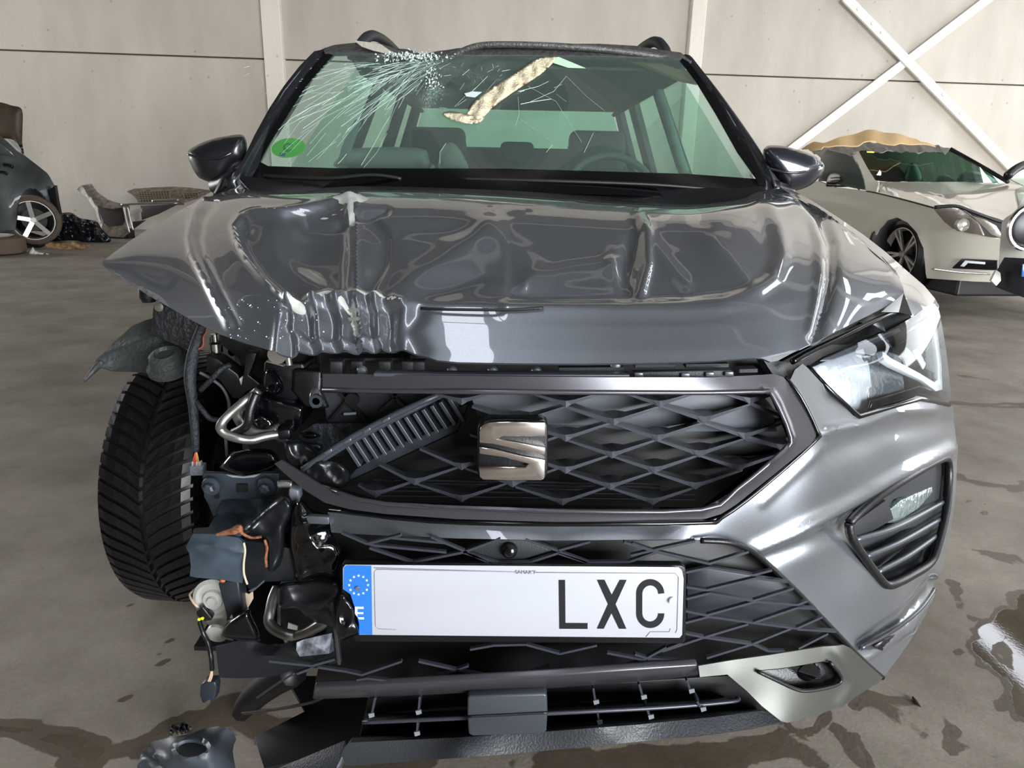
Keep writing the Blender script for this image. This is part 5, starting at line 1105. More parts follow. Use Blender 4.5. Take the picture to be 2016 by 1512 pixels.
# bolted plate and crush box
BP = slab('bumper_mount', A6([(238, 160), (470, 168), (540, 200), (650, 210), (760, 190), (830, 160), (1000, 165), (1015, 330), (960, 420), (520, 420), (430, 430), (395, 560), (350, 600), (300, 470), (258, 400)]), 1.11, STEEL, CAR, d=.012, bevel=.002, label='primed steel bumper mount with two bolts')
for cx in (335, 885):
    p = U(*A6([(cx, 287)])[0], 1.10)
    w_ = lathe('washer', [(.0165, 0), (.0155, -.004), (.008, -.006)], p, (0, 1, 0), STEEL, BP, n=20)
    lathe('hex_bolt', [(.0095, 0), (.0095, -.010), (.006, -.0125)], p+Vector((0, -.005, 0)), (0, 1, 0), STEEL, BP, n=6, smooth=False)
slab('mount_slot', A6([(585, 270), (690, 270), (690, 350), (585, 350)]), 1.105, VOID, BP, d=.003, bevel=0)
lathe('mount_hole', [(.005, 0), (.005, -.002)], U(427, 976, 1.105), (0, 1, 0), VOID, BP, n=14)
CBX = sheet('crush_box', A6([(440, 425), (520, 400), (830, 395), (930, 440), (1000, 560), (850, 600), (640, 700), (630, 745), (400, 760), (150, 765), (150, 730), (170, 705), (305, 695), (380, 570)]),
            [(437, 984, 1.12), (530, 980, 1.12), (548, 1010, 1.10), (476, 1040, 1.03), (380, 1050, 1.0), (410, 1038, 1.03), (475, 1048, .985)], STEEL, CAR, sp=6, th=.006, disp=lambda V: gauss(V, [(425, 1012), (505, 1010)], 5, -.004), label='crushed steel box section with rusty torn seam')
sheet('crush_face', A6([(150, 760), (105, 845), (108, 920), (122, 1010), (130, 1090), (118, 1180), (180, 1195), (420, 1215), (640, 1250), (655, 1160), (655, 1050), (668, 930), (655, 850), (600, 800), (400, 765)]),
      [(380, 1050, .99), (370, 1080, .985), (375, 1135, .99), (478, 1148, .99), (482, 1080, .975), (440, 1055, .98), (425, 1100, .97)], mat('scuffed_primer', '36414a', .42, metal=.1, var=.3, vscale=25), CBX, sp=6, th=.006, disp=lambda V: gauss(V, [(372, 1077), (420, 1072), (480, 1085)], 6, .006))
for p in (A6([(620, 455), (655, 450), (650, 470), (612, 475)]), A6([(530, 600), (560, 585), (590, 600), (560, 622), (532, 620)])): slab('punched_hole', p, 1.075 if p[0][1] < 995 else 1.04, VOID, CBX, d=.001, bevel=0)
tube('rusty_tear', [p+(.975,) for p in A6([(380, 770), (470, 752), (560, 730), (610, 705), (640, 755), (730, 800), (830, 790)])], [.002, .004, .006, .006, .0025, .002, .002], RUST, CBX)
tube('rusty_tear', [p+(.985,) for p in A6([(862, 820), (885, 900), (875, 1000), (880, 1090)])], .0022, RUST, CBX)
tube('bent_seam', [p+(.972,) for p in A6([(655, 850), (668, 930), (655, 1050), (658, 1160), (690, 1260)])], .0018, mat('bare_edge', 'b0a890', .5), CBX)
puff('rust_spot', A6([(415, 1215), (440, 1205), (470, 1218), (465, 1242), (425, 1248)]), .985, .004, mat('rust_orange', 'b0622a', .8), CBX, sp=3)
slab('box_inside', A6([(650, 830), (880, 860), (1000, 880), (1160, 920), (1150, 1230), (860, 1240), (760, 1330), (690, 1300), (655, 1160)]), 1.03, mat('inner_black_steel', '121519', .35), CBX, d=.02)
slab('bent_lip', A6([(700, 1330), (740, 1340), (858, 1240), (850, 1225), (780, 1290)]), 1.0, GREYPL, CBX, d=.003, bevel=0)
# crumpled black plastics
for k, (pts, Y, T, wr, ws_) in enumerate(((A6([(680, 680), (780, 590), (930, 460), (1060, 375), (1150, 470), (1160, 600), (1080, 700), (1060, 900), (1010, 1080), (900, 1130), (885, 860), (820, 790), (660, 750)]), 1.02, .03, .012, 18),
        (A6([(1150, 480), (1230, 420), (1340, 520), (1500, 590), (1530, 760), (1620, 900), (1650, 1050), (1560, 1200), (1400, 1180), (1200, 1240), (1130, 1050), (1100, 760)]), 1.0, .03, .014, 14),
        (A6([(1010, 1260), (1200, 1230), (1420, 1180), (1600, 1200), (1640, 1400), (1600, 1512), (1620, 1700), (1560, 1740), (1300, 1600), (1180, 1500), (1010, 1500), (980, 1350)]), 1.03, .03, .012, 16),
        (A6([(430, 70), (560, -60), (900, -80), (1010, 20), (960, 130), (700, 200), (520, 170), (420, 110)]), 1.17, .03, .004, 30),
        (A5([(1050, 1380), (1200, 1340), (1400, 1450), (1480, 1600), (1400, 1750), (1200, 1700), (1080, 1560)]), 1.1, .03, .010, 12),
        (A5([(700, 1060), (860, 1100), (960, 1180), (900, 1240), (760, 1230), (690, 1160)]), 1.14, .015, .012, 6))):
    puff('crumpled_plastic', pts, Y, T, (GLOSSBLK if k % 2 else mat('satin_black_film', '101216', .3)), CAR, sp=5, wr=wr*.5, ws=ws_*2.2, seed=k)
slab('bright_glint_edge', A6([(480, 175), (650, 195), (820, 168), (760, 200), (650, 208), (540, 200)]), 1.10, mat('glint_metal', 'b9bcc0', .3, metal=.7), BP, d=.003, bevel=0)  # pale metal strip stands in for a glint along the plate edge
slab('bumper_tab', A6([(1270, 610), (1290, 585), (1500, 600), (1498, 672), (1295, 664)]), .97, GREYPL, BUMP, d=.01)
puff('damper', A6([(1000, 250), (1010, 230), (1040, 235), (1050, 300), (1030, 330), (1005, 320)]), 1.05, .02, BLACK, CAR, sp=3)
tube('bolt_shaft', [p+(1.03,) for p in A6([(1000, 270), (1060, 265), (1135, 270)])], .006, ALU, CAR)
slab('dowel', A6([(1100, 310), (1200, 330), (1210, 430), (1130, 450), (1095, 380)]), 1.02, mat('dowel_grey', '585c62', .4), CAR, d=.02, bevel=.003)
# lower pipes, horn, strut
tube('cooler_pipe', A7([(985, 140, 1.12), (940, 250, 1.1), (915, 380, 1.08), (905, 470, 1.07), (960, 545, 1.06), (1080, 600, 1.05), (1180, 612, 1.05), (1300, 570, 1.04), (1420, 500, 1.03), (1560, 430, 1.03)]), .0095, mat('dull_aluminium', ''), CAR) if False else tube('cooler_pipe', A7([(985, 140, 1.12), (940, 250, 1.1), (915, 380, 1.08), (905, 470, 1.07), (960, 545, 1.06), (1080, 600, 1.05), (1180, 612, 1.05), (1300, 570, 1.04), (1420, 500, 1.03), (1560, 430, 1.03)]), .0095, MATS['dull_aluminium'], CAR)
tube('cooler_pipe', A7([(1045, 240, 1.13), (1010, 320, 1.12), (1008, 420, 1.12), (1010, 520, 1.12), (1080, 680, 1.12)]), .0035, GREYPL, CAR)
slab('cooler_body', A7([(1000, 120), (1250, 60), (1560, 60), (1600, 300), (1560, 430), (1300, 560), (1180, 600), (1080, 590), (1020, 480)]), 1.14, VOID, CAR, d=.05)
slab('paper_label', A7([(1095, 485), (1190, 520), (1185, 560), (1090, 540)]), 1.125, mat('label_white', 'a8aca6', .6), CAR, d=.002, bevel=0)
for i, m_ in enumerate((mat('wire_green', '3f9a4a', .5), RED)): tube('thin_wire', A7([(1390+i*5, 575-i*45, 1.05), (1460, 545-i*15, 1.05), (1520, 530-i*5, 1.05)]), .0015, m_, CAR, n=5)
HN = lathe('horn', [(.034, .0), (.036, -.006), (.030, -.009), (.027, -.004), (.018, -.006), (.016, -.012), (.009, -.012), (.007, -.018), (.001, -.018)], U(*A7([(372, 232)])[0], 1.06), (0, 1, -.1), mat('horn_disc', 'bdbdb8', .35, metal=.5), CAR, n=36, label='pale round horn disc')
lathe('horn', [(.022, .0), (.022, -.006), (.012, -.01), (.001, -.01)], U(*A7([(420, 420)])[0], 1.08), (0, 1, -.4), MATS['horn_disc'], CAR, n=28)
lathe('horn', [(.018, .0), (.018, -.006), (.001, -.008)], U(*A7([(395, 575)])[0], 1.05), (0, 1, .2), MATS['horn_disc'], CAR, n=28)
slab('strut', A7([(395, 90), (600, 60), (625, 250), (640, 400), (600, 640), (470, 640), (480, 420), (450, 300)]), 1.02, mat('black_steel', '22272d', .4, metal=.2), CAR, d=.03, bevel=.003)
puff('strut_foot', A7([(420, 620), (440, 540), (520, 440), (700, 340), (740, 420), (820, 600), (800, 670), (640, 670), (500, 655)]), 1.0, .03, GLOSSBLK, CAR, sp=5)
slab('strut_slot', A7([(515, 440), (532, 405), (552, 440)]), .985, ALU, CAR, d=.002, bevel=0)
slab('reflector_shard', A7([(645, 182), (700, 205), (742, 170), (747, 248), (690, 348)]), 1.04, mat('beige_panel', 'a08f7d', .35), CAR, d=.004)
bar('shard_edge', *[p+(1.03,) for p in A7([(625, 190), (645, 340)])], .004, .004, ALU, CAR, bevel=0)
DCT = sheet('air_duct', A7([(375, 722), (470, 700), (560, 668), (700, 660), (790, 700), (860, 716), (1000, 702), (1250, 640), (1400, 600), (1545, 570), (1570, 700), (1590, 880), (1400, 930), (1150, 950), (960, 1012), (780, 1030), (600, 1036), (412, 1030), (395, 900), (385, 800)]),
      [(424, 1273, 1.0), (432, 1334, .99), (520, 1272, .99), (545, 1330, .97), (656, 1243, .985), (665, 1305, .95), (590, 1290, .965)], mat('duct_satin_black', '191b1f', .28), CAR, sp=7, disp=lambda V: blob(V, (620, 1270), 45, 16, .010)+gauss(V, [(520, 1290), (600, 1278), (660, 1262)], 10, .006)-gauss(V, [(500, 1268), (540, 1274)], 9, .008), label='glossy black air duct under the torn corner')
slab('worn_patch', A7([(1180, 680), (1250, 650), (1530, 585), (1550, 760), (1500, 790), (1210, 820), (1175, 760)]), [(586, 1262, .958), (650, 1246, .972), (657, 1281, .95), (590, 1293, .95)], mat('scraped_silver', '75797f', .35, metal=.6, var=.6, vscale=90), DCT, d=.001, bevel=0)
bar('broken_stick', *[p+(.93,) for p in A7([(1530, 290), (1600, 905)])], .005, .01, DARKPL, BUMP)
for a, b in (((905, 870), (1330, 915)), ((1330, 915), (1560, 850)), ((1180, 995), (1340, 935)), ((1390, 930), (1800, 990)), ((1860, 985), (2016, 940)), ((1770, 1055), (1860, 1040))): bar('mesh_strand', *[p+(.94,) for p in A7([a, b])], .004, .006, LATT, LM, bevel=0)
# sensor plugs and leads
tube('sensor_lead', A7([(200, 130, 1.08), (130, 190, 1.07), (125, 230, 1.06), (165, 295, 1.05), (215, 335, 1.05)]), .002, COP, CAR)
SP = slab('sensor_plug', A7([(180, 380), (240, 320), (340, 440), (330, 465), (260, 470), (190, 420)]), 1.04, BLACK, CAR, d=.015, bevel=.002)
for x, y in ((216, 446), (248, 436)): lathe('yellow_seal', [(.0026, 0), (.0026, -.002)], U(*A7([(x, y)])[0], 1.036), (0, 1, 0), mat('seal_yellow', 'c9d41f', .5), SP, n=12)
tube('sensor_lead', A7([(215, 470, 1.04), (255, 590, 1.03), (300, 680, 1.03), (330, 820, 1.02), (340, 950, 1.02)]), .004, BLACK, CAR)
for dx in (-12, 4): tube('bare_wire', A7([(338, 945, 1.02), (335+dx, 1010, 1.02), (315+dx, 1065, 1.02)]), .0016, COP, CAR, n=5)
SP2 = slab('sensor_plug', A7([(222, 1112), (262, 1080), (370, 1075), (384, 1130), (372, 1240), (345, 1290), (310, 1250), (270, 1285), (240, 1280), (214, 1200)]), 1.02, mat('plug_slate', '1d2229', .4), CAR, d=.02, bevel=.003)
# arm and cables under the bumper
tube('control_arm', A7([(1150, 960, 1.15), (960, 1060, 1.18), (760, 1220, 1.22), (630, 1370, 1.26)]), [.03, .03, .028, .02], VOID, CAR)
tube('low_cable', [(476, 1405, 1.16), (560, 1394, 1.12), (620, 1380, 1.1), (660, 1360, 1.08)], .003, mat('brown_cable', '2b2520', .6), CAR)
tube('low_cable', [(505, 1375, 1.1), (540, 1350, 1.1), (580, 1325, 1.1)], .002, DARKPL, CAR)
slab('undertray', [(560, 1330), (720, 1330), (740, 1420), (720, 1470), (520, 1512), (500, 1450), (600, 1400)], [(560, 1330, 1.28), (720, 1330, 1.25), (720, 1470, 1.06), (470, 1512, 1.04), (600, 1400, 1.16)], VOID, CAR, d=.01)
slab('bumper_underside', [(620, 1300), (725, 1375), (700, 1480), (716, 1440), (740, 1370), (1440, 1330), (1300, 1300)], 1.04, VOID, CAR, d=.01)
slab('lip_stub', [(545, 1512), (560, 1506), (680, 1456), (682, 1470), (668, 1500), (655, 1530), (545, 1530)], [(545, 1512, 1.0), (680, 1456, .97), (655, 1530, .93)], MATS['lip_plastic'], CAR, d=.012, label='broken grey end of the front lip')
# ================================================================ other wrecks in the hall
def gy(px, py, z=0.0): return G(px, py, z).y
# ---- white coupe on the right
Wp = lambda p: zp(1500, 230, 3.876, p)
def yside(px):
    lo_, hi_ = 3.0, 14.0
    for _ in range(40):
        Y = (lo_+hi_)/2; x = 3.2+(9.4-Y)*.118; p = 1008+1400*x/(.958*Y+.12)
        if p > px: lo_ = Y
        else: hi_ = Y
    return Y
def sidec(xs, dy=0): return [(x, y, (yside(x)+dy) if x < 1860 else max(5.75, yside(1860)-(x-1860)*.004)+dy) for x in xs for y in (290, 600)]
WC = empty('white_coupe', G(1790, 570) + Vector((.6, 1.5, 0)), label='off-white two-door coupe with torn roof parked on the right', cat='car')
WPAINT = mat('cream_white_paint', 'cdc7b8', .3, coat=1)
bsx = [1500, 1560, 1620, 1680, 1740, 1800, 1850, 1900, 1960]
BS = sheet('body_side', Wp([(-40, 470), (430, 492), (560, 540), (790, 567), (870, 577), (1100, 632), (1300, 692), (1330, 730), (1400, 810), (1500, 870), (1690, 915), (1760, 925), (1835, 935), (1835, 1010), (1795, 1180), (1765, 1262), (1600, 1256), (1262, 1232), (1256, 1150), (1240, 1000), (1190, 885), (1120, 805), (1040, 767), (960, 790), (890, 860), (855, 925), (850, 1100), (400, 1000), (-40, 900)]),
      sidec(bsx), WPAINT, WC, sp=9, th=.02, disp=lambda V: gauss(V, [(1560, 385), (1640, 402), (1710, 415)], 6, .008)+gauss(V, [(1700, 460), (1740, 428), (1770, 424), (1810, 450), (1825, 540)], 8, .012)+gauss(V, [(1850, 525), (1960, 540)], 4, .012))
sheet('bonnet', Wp([(870, 575), (878, 510), (900, 496), (1200, 498), (1590, 495), (1700, 505), (1990, 518), (2080, 560), (2080, 780), (1860, 800), (1800, 775), (1600, 720), (1480, 685), (1340, 680), (1300, 690), (1100, 630)]),
      [Wp([(870, 575)])[0]+(8.0,), Wp([(900, 496)])[0]+(8.3,), Wp([(1590, 495)])[0]+(8.2,), Wp([(2080, 540)])[0]+(7.6,), Wp([(2080, 780)])[0]+(5.7,), Wp([(1860, 800)])[0]+(5.8,), Wp([(1480, 685)])[0]+(6.3,), Wp([(1300, 690)])[0]+(6.55,), Wp([(1100, 630)])[0]+(7.2,)], WPAINT, WC, sp=9, th=.02,
      disp=lambda V: gauss(V, [(1735, 370), (1830, 385), (1940, 430)], 6, .008))
tube('bonnet_gap', [p+(yside(p[0])-.03,) for p in Wp([(800, 568), (870, 580), (1100, 637), (1310, 695)])], .007, BLACK, WC)
tube('bonnet_lip', [p+(5.85,) for p in Wp([(1320, 690), (1480, 682), (1600, 722), (1800, 795), (1865, 802)])], .014, BLACK, WC)
tube('door_gap', [p+(yside(p[0])-.02,) for p in Wp([(800, 572), (765, 680), (735, 790), (728, 850)])], .004, DARKPL, WC)
WG = glass('coupe_glass', '8fb8a6', 2.2, .0); 
sheet('windscreen', Wp([(738, 268), (760, 256), (1200, 250), (1380, 272), (1440, 252), (1600, 345), (1870, 507), (1600, 500), (1200, 497), (900, 492), (862, 480), (800, 370)]), [Wp([(738, 268)])[0]+(8.9,), Wp([(1440, 252)])[0]+(8.8,), Wp([(1870, 507)])[0]+(8.1,), Wp([(880, 492)])[0]+(8.25,)], WG, WC, sp=20, th=0)
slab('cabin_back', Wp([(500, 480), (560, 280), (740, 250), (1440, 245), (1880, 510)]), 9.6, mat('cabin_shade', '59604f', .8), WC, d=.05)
puff('airbag', Wp([(1300, 500), (1340, 450), (1400, 440), (1460, 470), (1480, 500)]), 8.7, .2, mat('white_cloth', 'd4d8d4', .8), WC, sp=5)
puff('airbag', Wp([(1500, 500), (1520, 430), (1620, 415), (1720, 440), (1800, 505), (1700, 508)]), 8.6, .2, MATS['white_cloth'], WC, sp=5)
puff('seat_back', Wp([(1090, 490), (1100, 400), (1140, 350), (1190, 380), (1215, 480)]), 9.0, .15, mat('pale_seat', '8aa79c', .8), WC, sp=5)
puff('seat_back', Wp([(850, 480), (870, 400), (950, 370), (1060, 380), (1090, 490)]), 9.1, .15, mat('tan_seat', '6b5f50', .8), WC, sp=5)
sheet('screen_pillar', Wp([(693, 272), (738, 262), (800, 380), (862, 480), (892, 498), (872, 577), (790, 566), (772, 480), (740, 370)]), [Wp([(693, 272)])[0]+(8.85,), Wp([(738, 262)])[0]+(8.85,), Wp([(892, 498)])[0]+(8.0,), Wp([(790, 566)])[0]+(8.0,)], WPAINT, WC, sp=8, th=.04)
tube('far_pillar', [p+(z,) for p, z in zip(Wp([(1438, 245), (1600, 335), (1740, 415), (1878, 497)]), (8.8, 8.6, 8.3, 8.0))], .022, BLACK, WC)
slab('side_window', Wp([(430, 490), (450, 300), (500, 250), (640, 285), (695, 320), (745, 400), (775, 480), (790, 560), (700, 545), (480, 492)]), [(x, y, z+.05) for x, y, z in sidec([1600, 1700])], mat('dark_side_glass', '3d4743', .12), WC, d=.01)
sheet('torn_roof_cloth', Wp([(380, 262), (470, 222), (640, 225), (760, 190), (1000, 205), (1200, 200), (1440, 238), (1400, 285), (1340, 262), (1200, 268), (1000, 258), (900, 268), (760, 256), (735, 270), (690, 300), (600, 288), (520, 265), (450, 305)]), [Wp([(380, 262)])[0]+(9.1,), Wp([(640, 290)])[0]+(8.8,), Wp([(1440, 238)])[0]+(8.8,), Wp([(1000, 258)])[0]+(8.75,), Wp([(1000, 205)])[0]+(9.2,)],
      mat('torn_roof_film', '5b5653', .4, bump=.8, bscale=20), WC, sp=5, th=.01, disp=lambda V: .015*np.sin(V[:, 0]/4+np.sin(V[:, 1]/3)*2)*np.sin(V[:, 0]/11))
CBM = mat('cardboard', 'c9a878', .85, var=.12, vscale=3)
cbo = Wp([(300, 242), (400, 192), (470, 195), (560, 168), (700, 128), (790, 105), (860, 100), (930, 113), (1100, 145), (1180, 165), (1210, 190), (1330, 222), (1200, 205), (1060, 203), (1010, 217), (960, 205), (870, 183), (780, 192), (740, 216), (600, 222), (470, 222), (455, 240), (370, 262), (350, 245)])
sheet('cardboard_sheet', cbo, [cbo[0]+(9.0,), cbo[4]+(9.0,), cbo[6]+(9.05,), cbo[11]+(8.8,), cbo[14]+(8.62,), cbo[20]+(8.62,)], CBM, None, sp=5, th=.012, disp=lambda V: .008*np.sin(V[:, 0]/9.), label='torn tan cardboard sheet laid over the roof of the white coupe', cat='cardboard')
MW = puff('door_mirror', Wp([(494, 492), (515, 445), (560, 427), (690, 420), (712, 440), (704, 500), (690, 514), (600, 508), (500, 504)]), 7.75, .10, WPAINT, WC, sp=4, flat=.8)
tube('mirror_base', [p+(7.74,) for p in Wp([(495, 516), (600, 520), (700, 520), (750, 545)])], .022, BLACK, MW)
for y in (468, 490): tube('mirror_lamp', [p+(7.62,) for p in Wp([(530, y), (580, y-5), (625, y+1)])], .006, BLACK, MW)
HW = slab('headlight', Wp([(1310, 700), (1340, 685), (1420, 680), (1500, 695), (1580, 745), (1650, 820), (1692, 908), (1560, 886), (1450, 852), (1380, 790)]), [(x, y, z-.015) for x, y, z in sidec([1800, 1850, 1900, 1950])], mat('coupe_reflector', '9c948b', .25, metal=.5, bump=.5, bscale=10), WC, d=.02, bevel=.005)
lathe('projector', [(.055, 0), (.05, -.03), (.035, -.02), (.001, -.02)], Vector(U(*Wp([(1520, 825)])[0], 5.88)), (0, 1, -.1), mat('projector_glass', 'b7b4ae', .1, metal=.6), HW, n=20)
slab('headlight', Wp([(1592, 752), (1700, 782), (1790, 830), (1832, 900), (1818, 926), (1750, 900), (1670, 822)]), [(x, y, z-.015) for x, y, z in sidec([1900, 1950, 2000])], MATS['coupe_reflector'], WC, d=.02, bevel=.005)
slab('fog_recess', Wp([(1450, 1152), (1520, 1085), (1795, 1098), (1792, 1172), (1460, 1157)]), [(x, y, z-.035) for x, y, z in sidec([1850, 1900, 1950])], BLACK, WC, d=.02)
slab('daytime_light', Wp([(1512, 1140), (1550, 1096), (1700, 1110), (1700, 1126), (1570, 1116), (1540, 1144)]), [(x, y, z-.06) for x, y, z in sidec([1850, 1900, 1950])], WHITE, WC, d=.01)
tube('bumper_chrome', [p+(5.72,) for p in Wp([(1300, 1160), (1500, 1185), (1740, 1200)])], .008, ALU, WC)
slab('stickers', Wp([(800, 262), (858, 264), (856, 276), (802, 273)]), 8.6, mat('sticker_yellow', 'c9c23a', .6), WC, d=.005, bevel=0)
slab('stickers', Wp([(874, 445), (900, 405), (912, 425), (908, 448)]), 8.3, mat('sticker_white', 'c9d6cc', .6), WC, d=.005, bevel=0)
def car_wheel(parent, c, axis, R, rimR, spokes, tyrem, rimm, name='wheel', double=False):
    T = lathe('tyre', [(rimR, -.10), (R-.05, -.115), (R-.01, -.09), (R, 0), (R-.01, .09), (R-.05, .115), (rimR, .10)], c, axis, tyrem, parent, n=48)
    ax = Vector(axis).normalized(); a = ax.orthogonal().normalized(); b = ax.cross(a); V = []
    lathe('rim', [(rimR-.02, -.06), (rimR, -.105), (rimR+.008, -.105), (rimR+.008, -.09), (rimR-.012, -.05)], c, axis, rimm, T, n=40)
    lathe('brake_disc', [(.15, .02), (.15, .03), (.02, .03), (.02, .02)], c, axis, mat('brake_dark', '26241f', .6), T, n=24)
    for i in range(spokes):
        w = 2*math.pi*(i+.25)/spokes
        for dw in ((-.13, .13) if double else (0,)):
            e0 = a*math.cos(w)+b*math.sin(w); e1 = a*math.cos(w+dw)+b*math.sin(w+dw)
            P0 = Vector(c)+e0*.03-ax*.07; P1 = Vector(c)+e1*(rimR-.005)-ax*.095
            Vv, Ff = barw(P0, P1, .022 if double else .055, .02, tuple(ax)); mesh('spoke', Vv, Ff, rimm, T, False)
    lathe('hub_cap', [(.035, -.085), (.035, -.06), (.001, -.06)], c, axis, rimm, T, n=20)
axs = Vector((1, .118, 0))
car_wheel(WC, U(1770, 500, 6.75)+Vector((.10, 0, 0)), axs, .325, .235, 5, RUB, mat('diamond_cut_rim', 'c9c5be', .3, metal=.6), double=True)
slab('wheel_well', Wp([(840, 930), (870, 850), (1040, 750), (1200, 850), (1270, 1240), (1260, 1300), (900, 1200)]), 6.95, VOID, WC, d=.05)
slab('far_flank', Wp([(2080, 540), (2080, 1250), (1800, 1250), (1780, 1000)]), [(2036, 380, 6.0), (2036, 550, 5.8), (1960, 550, 5.8)], WPAINT, WC, d=.05)
slab('underbody', [(1560, 470), (1900, 540), (2040, 550), (2030, 562), (1830, 560), (1560, 500)], 6.9, VOID, WC, d=.05)
box('pan_or_shade_block', (4.35, 8.0, .3), (1.5, 3.6, .2), VOID, WC, rot=(0, 0, .118), bevel=.02)  # solid black block added so the hollow shell casts a dark shadow
box('pan_or_shade_block', (4.5, 8.2, .65), (1.55, 3.2, .6), VOID, WC, rot=(0, 0, .118), bevel=.02)  # second block added inside the body to stop light passing through
# ---- third car, only its corner shows at the right edge
TC = empty('silver_car', G(2060, 605)+Vector((.6, .3, 0)), label='silver-white car corner with black lower bumper cut off by the right edge', cat='car')
tc_c = [(1965, 430, 4.9), (1965, 600, 4.85), (2016, 420, 4.75), (2016, 600, 4.7), (2120, 400, 4.75), (2120, 620, 4.7)]
sheet('bumper_skin', Wp([(1832, 800), (1860, 770), (1905, 742), (1950, 700), (1975, 650), (2000, 600), (2060, 560), (2300, 540), (2300, 1100), (2010, 1080), (1850, 1072), (1805, 1150), (1815, 1000)]), tc_c, mat('silver_white_paint', 'b9b7ac', .3, coat=1), TC, sp=9, th=.04)
sheet('lower_bumper', Wp([(1850, 1072), (2010, 1080), (2300, 1100), (2300, 1450), (2000, 1380), (1850, 1325), (1790, 1300), (1748, 1262), (1805, 1150)]), tc_c, mat('lower_bumper_black', '17191c', .4), TC, sp=9, th=.05)
sheet('corner_flap', Wp([(1750, 1250), (1790, 1170), (1820, 1190), (1825, 1250), (1790, 1290)]), 4.8, MATS['silver_white_paint'], TC, sp=9, th=.02)
lathe('badge_ring', [(.12, .0), (.13, -.02), (.145, -.02), (.15, 0)], U(2028, 448, 4.66), (0, 1, 0), CHROME, TC, n=32)
lathe('badge_disc', [(.118, .0), (.10, -.012), (.001, -.012)], U(2028, 448, 4.66), (0, 1, 0), BLACK, TC, n=32)
slab('plate_edge', [(2014, 520), (2060, 520), (2060, 548), (2012, 545)], 4.62, MATS['euro_blue'], TC, d=.01)
tube('roof_pillar', [(1984, 346, 5.2), (1998, 334, 5.25), (2016, 325, 5.3), (2060, 312, 5.4)], .03, BLACK, TC)
slab('side_glass', [(1984, 350), (2016, 328), (2060, 318), (2060, 366), (2016, 366)], 5.3, mat('greenish_glass', '8f9a86', .15), TC, d=.02)
slab('upper_body', [(2000, 372), (2016, 366), (2120, 366), (2120, 420), (2010, 420)], [(2000, 372, 5.3), (2120, 366, 5.3), (2120, 420, 4.9), (2010, 420, 4.9)], MATS['silver_white_paint'], TC, d=.03)
# ---- black coupe on the left
Lp = lambda p: zp(0, 180, 3.98, p)
BC = empty('black_coupe', G(40, 485)+Vector((-.8, .4, 0)), label='dusty black coupe rear with silver five-spoke wheel by the left wall', cat='car')
BPN = mat('dusty_black_paint', '171b1d', .5, coat=.25, var=.5, vscale=3, col2='3d4140')
bc_c = [(-60, 270, 9.3), (-60, 450, 9.3), (60, 300, 9.55), (60, 450, 9.55), (118, 400, 9.95), (100, 340, 9.9)]
sheet('body_side', Lp([(-240, 330), (-100, 330), (0, 352), (60, 400), (130, 468), (190, 502), (280, 568), (370, 640), (430, 740), (452, 800), (472, 880), (472, 950), (440, 990), (410, 960), (380, 880), (330, 800), (280, 762), (230, 755), (180, 785), (145, 850), (130, 960), (122, 1085), (0, 1092), (-240, 1092)]), bc_c, BPN, BC, sp=7, th=.04,
      disp=lambda V: gauss(V, [(0, 318), (50, 328), (95, 350)], 5, .012)+gauss(V, [(34, 430), (36, 390), (60, 372), (90, 395), (100, 425)], 4, .012))
slab('side_window', Lp([(-240, 380), (-60, 385), (0, 402), (60, 455), (108, 508), (0, 488), (-240, 480)]), [(x, y, z-.03) for x, y, z in bc_c], mat('dark_side_glass', '3d4743'), BC, d=.01)
tube('chrome_trim', [p+(9.42,) for p in Lp([(-200, 385), (0, 404), (60, 455), (115, 512), (60, 503), (0, 492), (-200, 480)])], .010, ALU, BC, sub=1)
for a, b, z in (((30, 575), (100, 592), 9.40), ((-10, 632), (55, 645), 9.38)): tube('door_handle', [p+(z,) for p in Lp([a, ((a[0]+b[0])/2, (a[1]+b[1])/2-6), b])], .018, BLACK, BC)
car_wheel(BC, U(67, 433, 9.75), Vector((-.45, .9, 0)), .325, .245, 5, mat('dusty_tyre', '51453b', .8), ALU)
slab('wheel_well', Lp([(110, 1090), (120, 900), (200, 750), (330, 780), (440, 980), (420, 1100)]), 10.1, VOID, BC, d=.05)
slab('rear_bumper_torn', Lp([(335, 790), (400, 760), (430, 735), (450, 860), (470, 960), (400, 1000), (390, 900)]), 9.85, BLACK, BC, d=.05)
puff('raised_boot_lid', Lp([(-200, 60), (0, 85), (90, 110), (172, 142), (176, 300), (174, 400), (188, 488), (160, 470), (120, 400), (60, 370), (-200, 340)]), 10.2, .08, mat('dusty_boot_lid', '131516', .6, var=.5, vscale=2.2, col2='54442f'), BC, sp=8)
slab('rear_screen_edge', Lp([(55, 372), (130, 405), (165, 470), (100, 420)]), 10.0, mat('pale_glass', '9a9e98', .3), BC, d=.02)
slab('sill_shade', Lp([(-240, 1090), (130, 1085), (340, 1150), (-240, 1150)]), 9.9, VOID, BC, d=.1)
box('pan_or_shade_block', (-7.9, 10.4, .35), (1.6, 1.0, .3), VOID, BC, bevel=.02)  # block added under the shell to throw shadow on the floor
# ---- loose wheel lying flat at the left edge
c = G(-6, 500, 0); c = Vector((c.x, c.y, .115))
FT = lathe('flat_wheel', [(.21, -.105), (.27, -.115), (.325, -.09), (.335, -.05), (.335, .05), (.325, .09), (.27, .112), (.22, .11)], c, (0, 0, 1), mat('old_tyre', '5a4b3e', .85, bump=.5, bscale=40), None, n=48)
setp(FT, 'brown dusty tyre with white rim lying flat at the left edge', 'tyre')
lathe('rim', [(.215, .115), (.225, .125), (.20, .13), (.17, .10), (.06, .07), (.05, .09), (.001, .09)], c, (0, 0, 1), mat('pale_rim', 'c3c0b8', .4), FT, n=40)
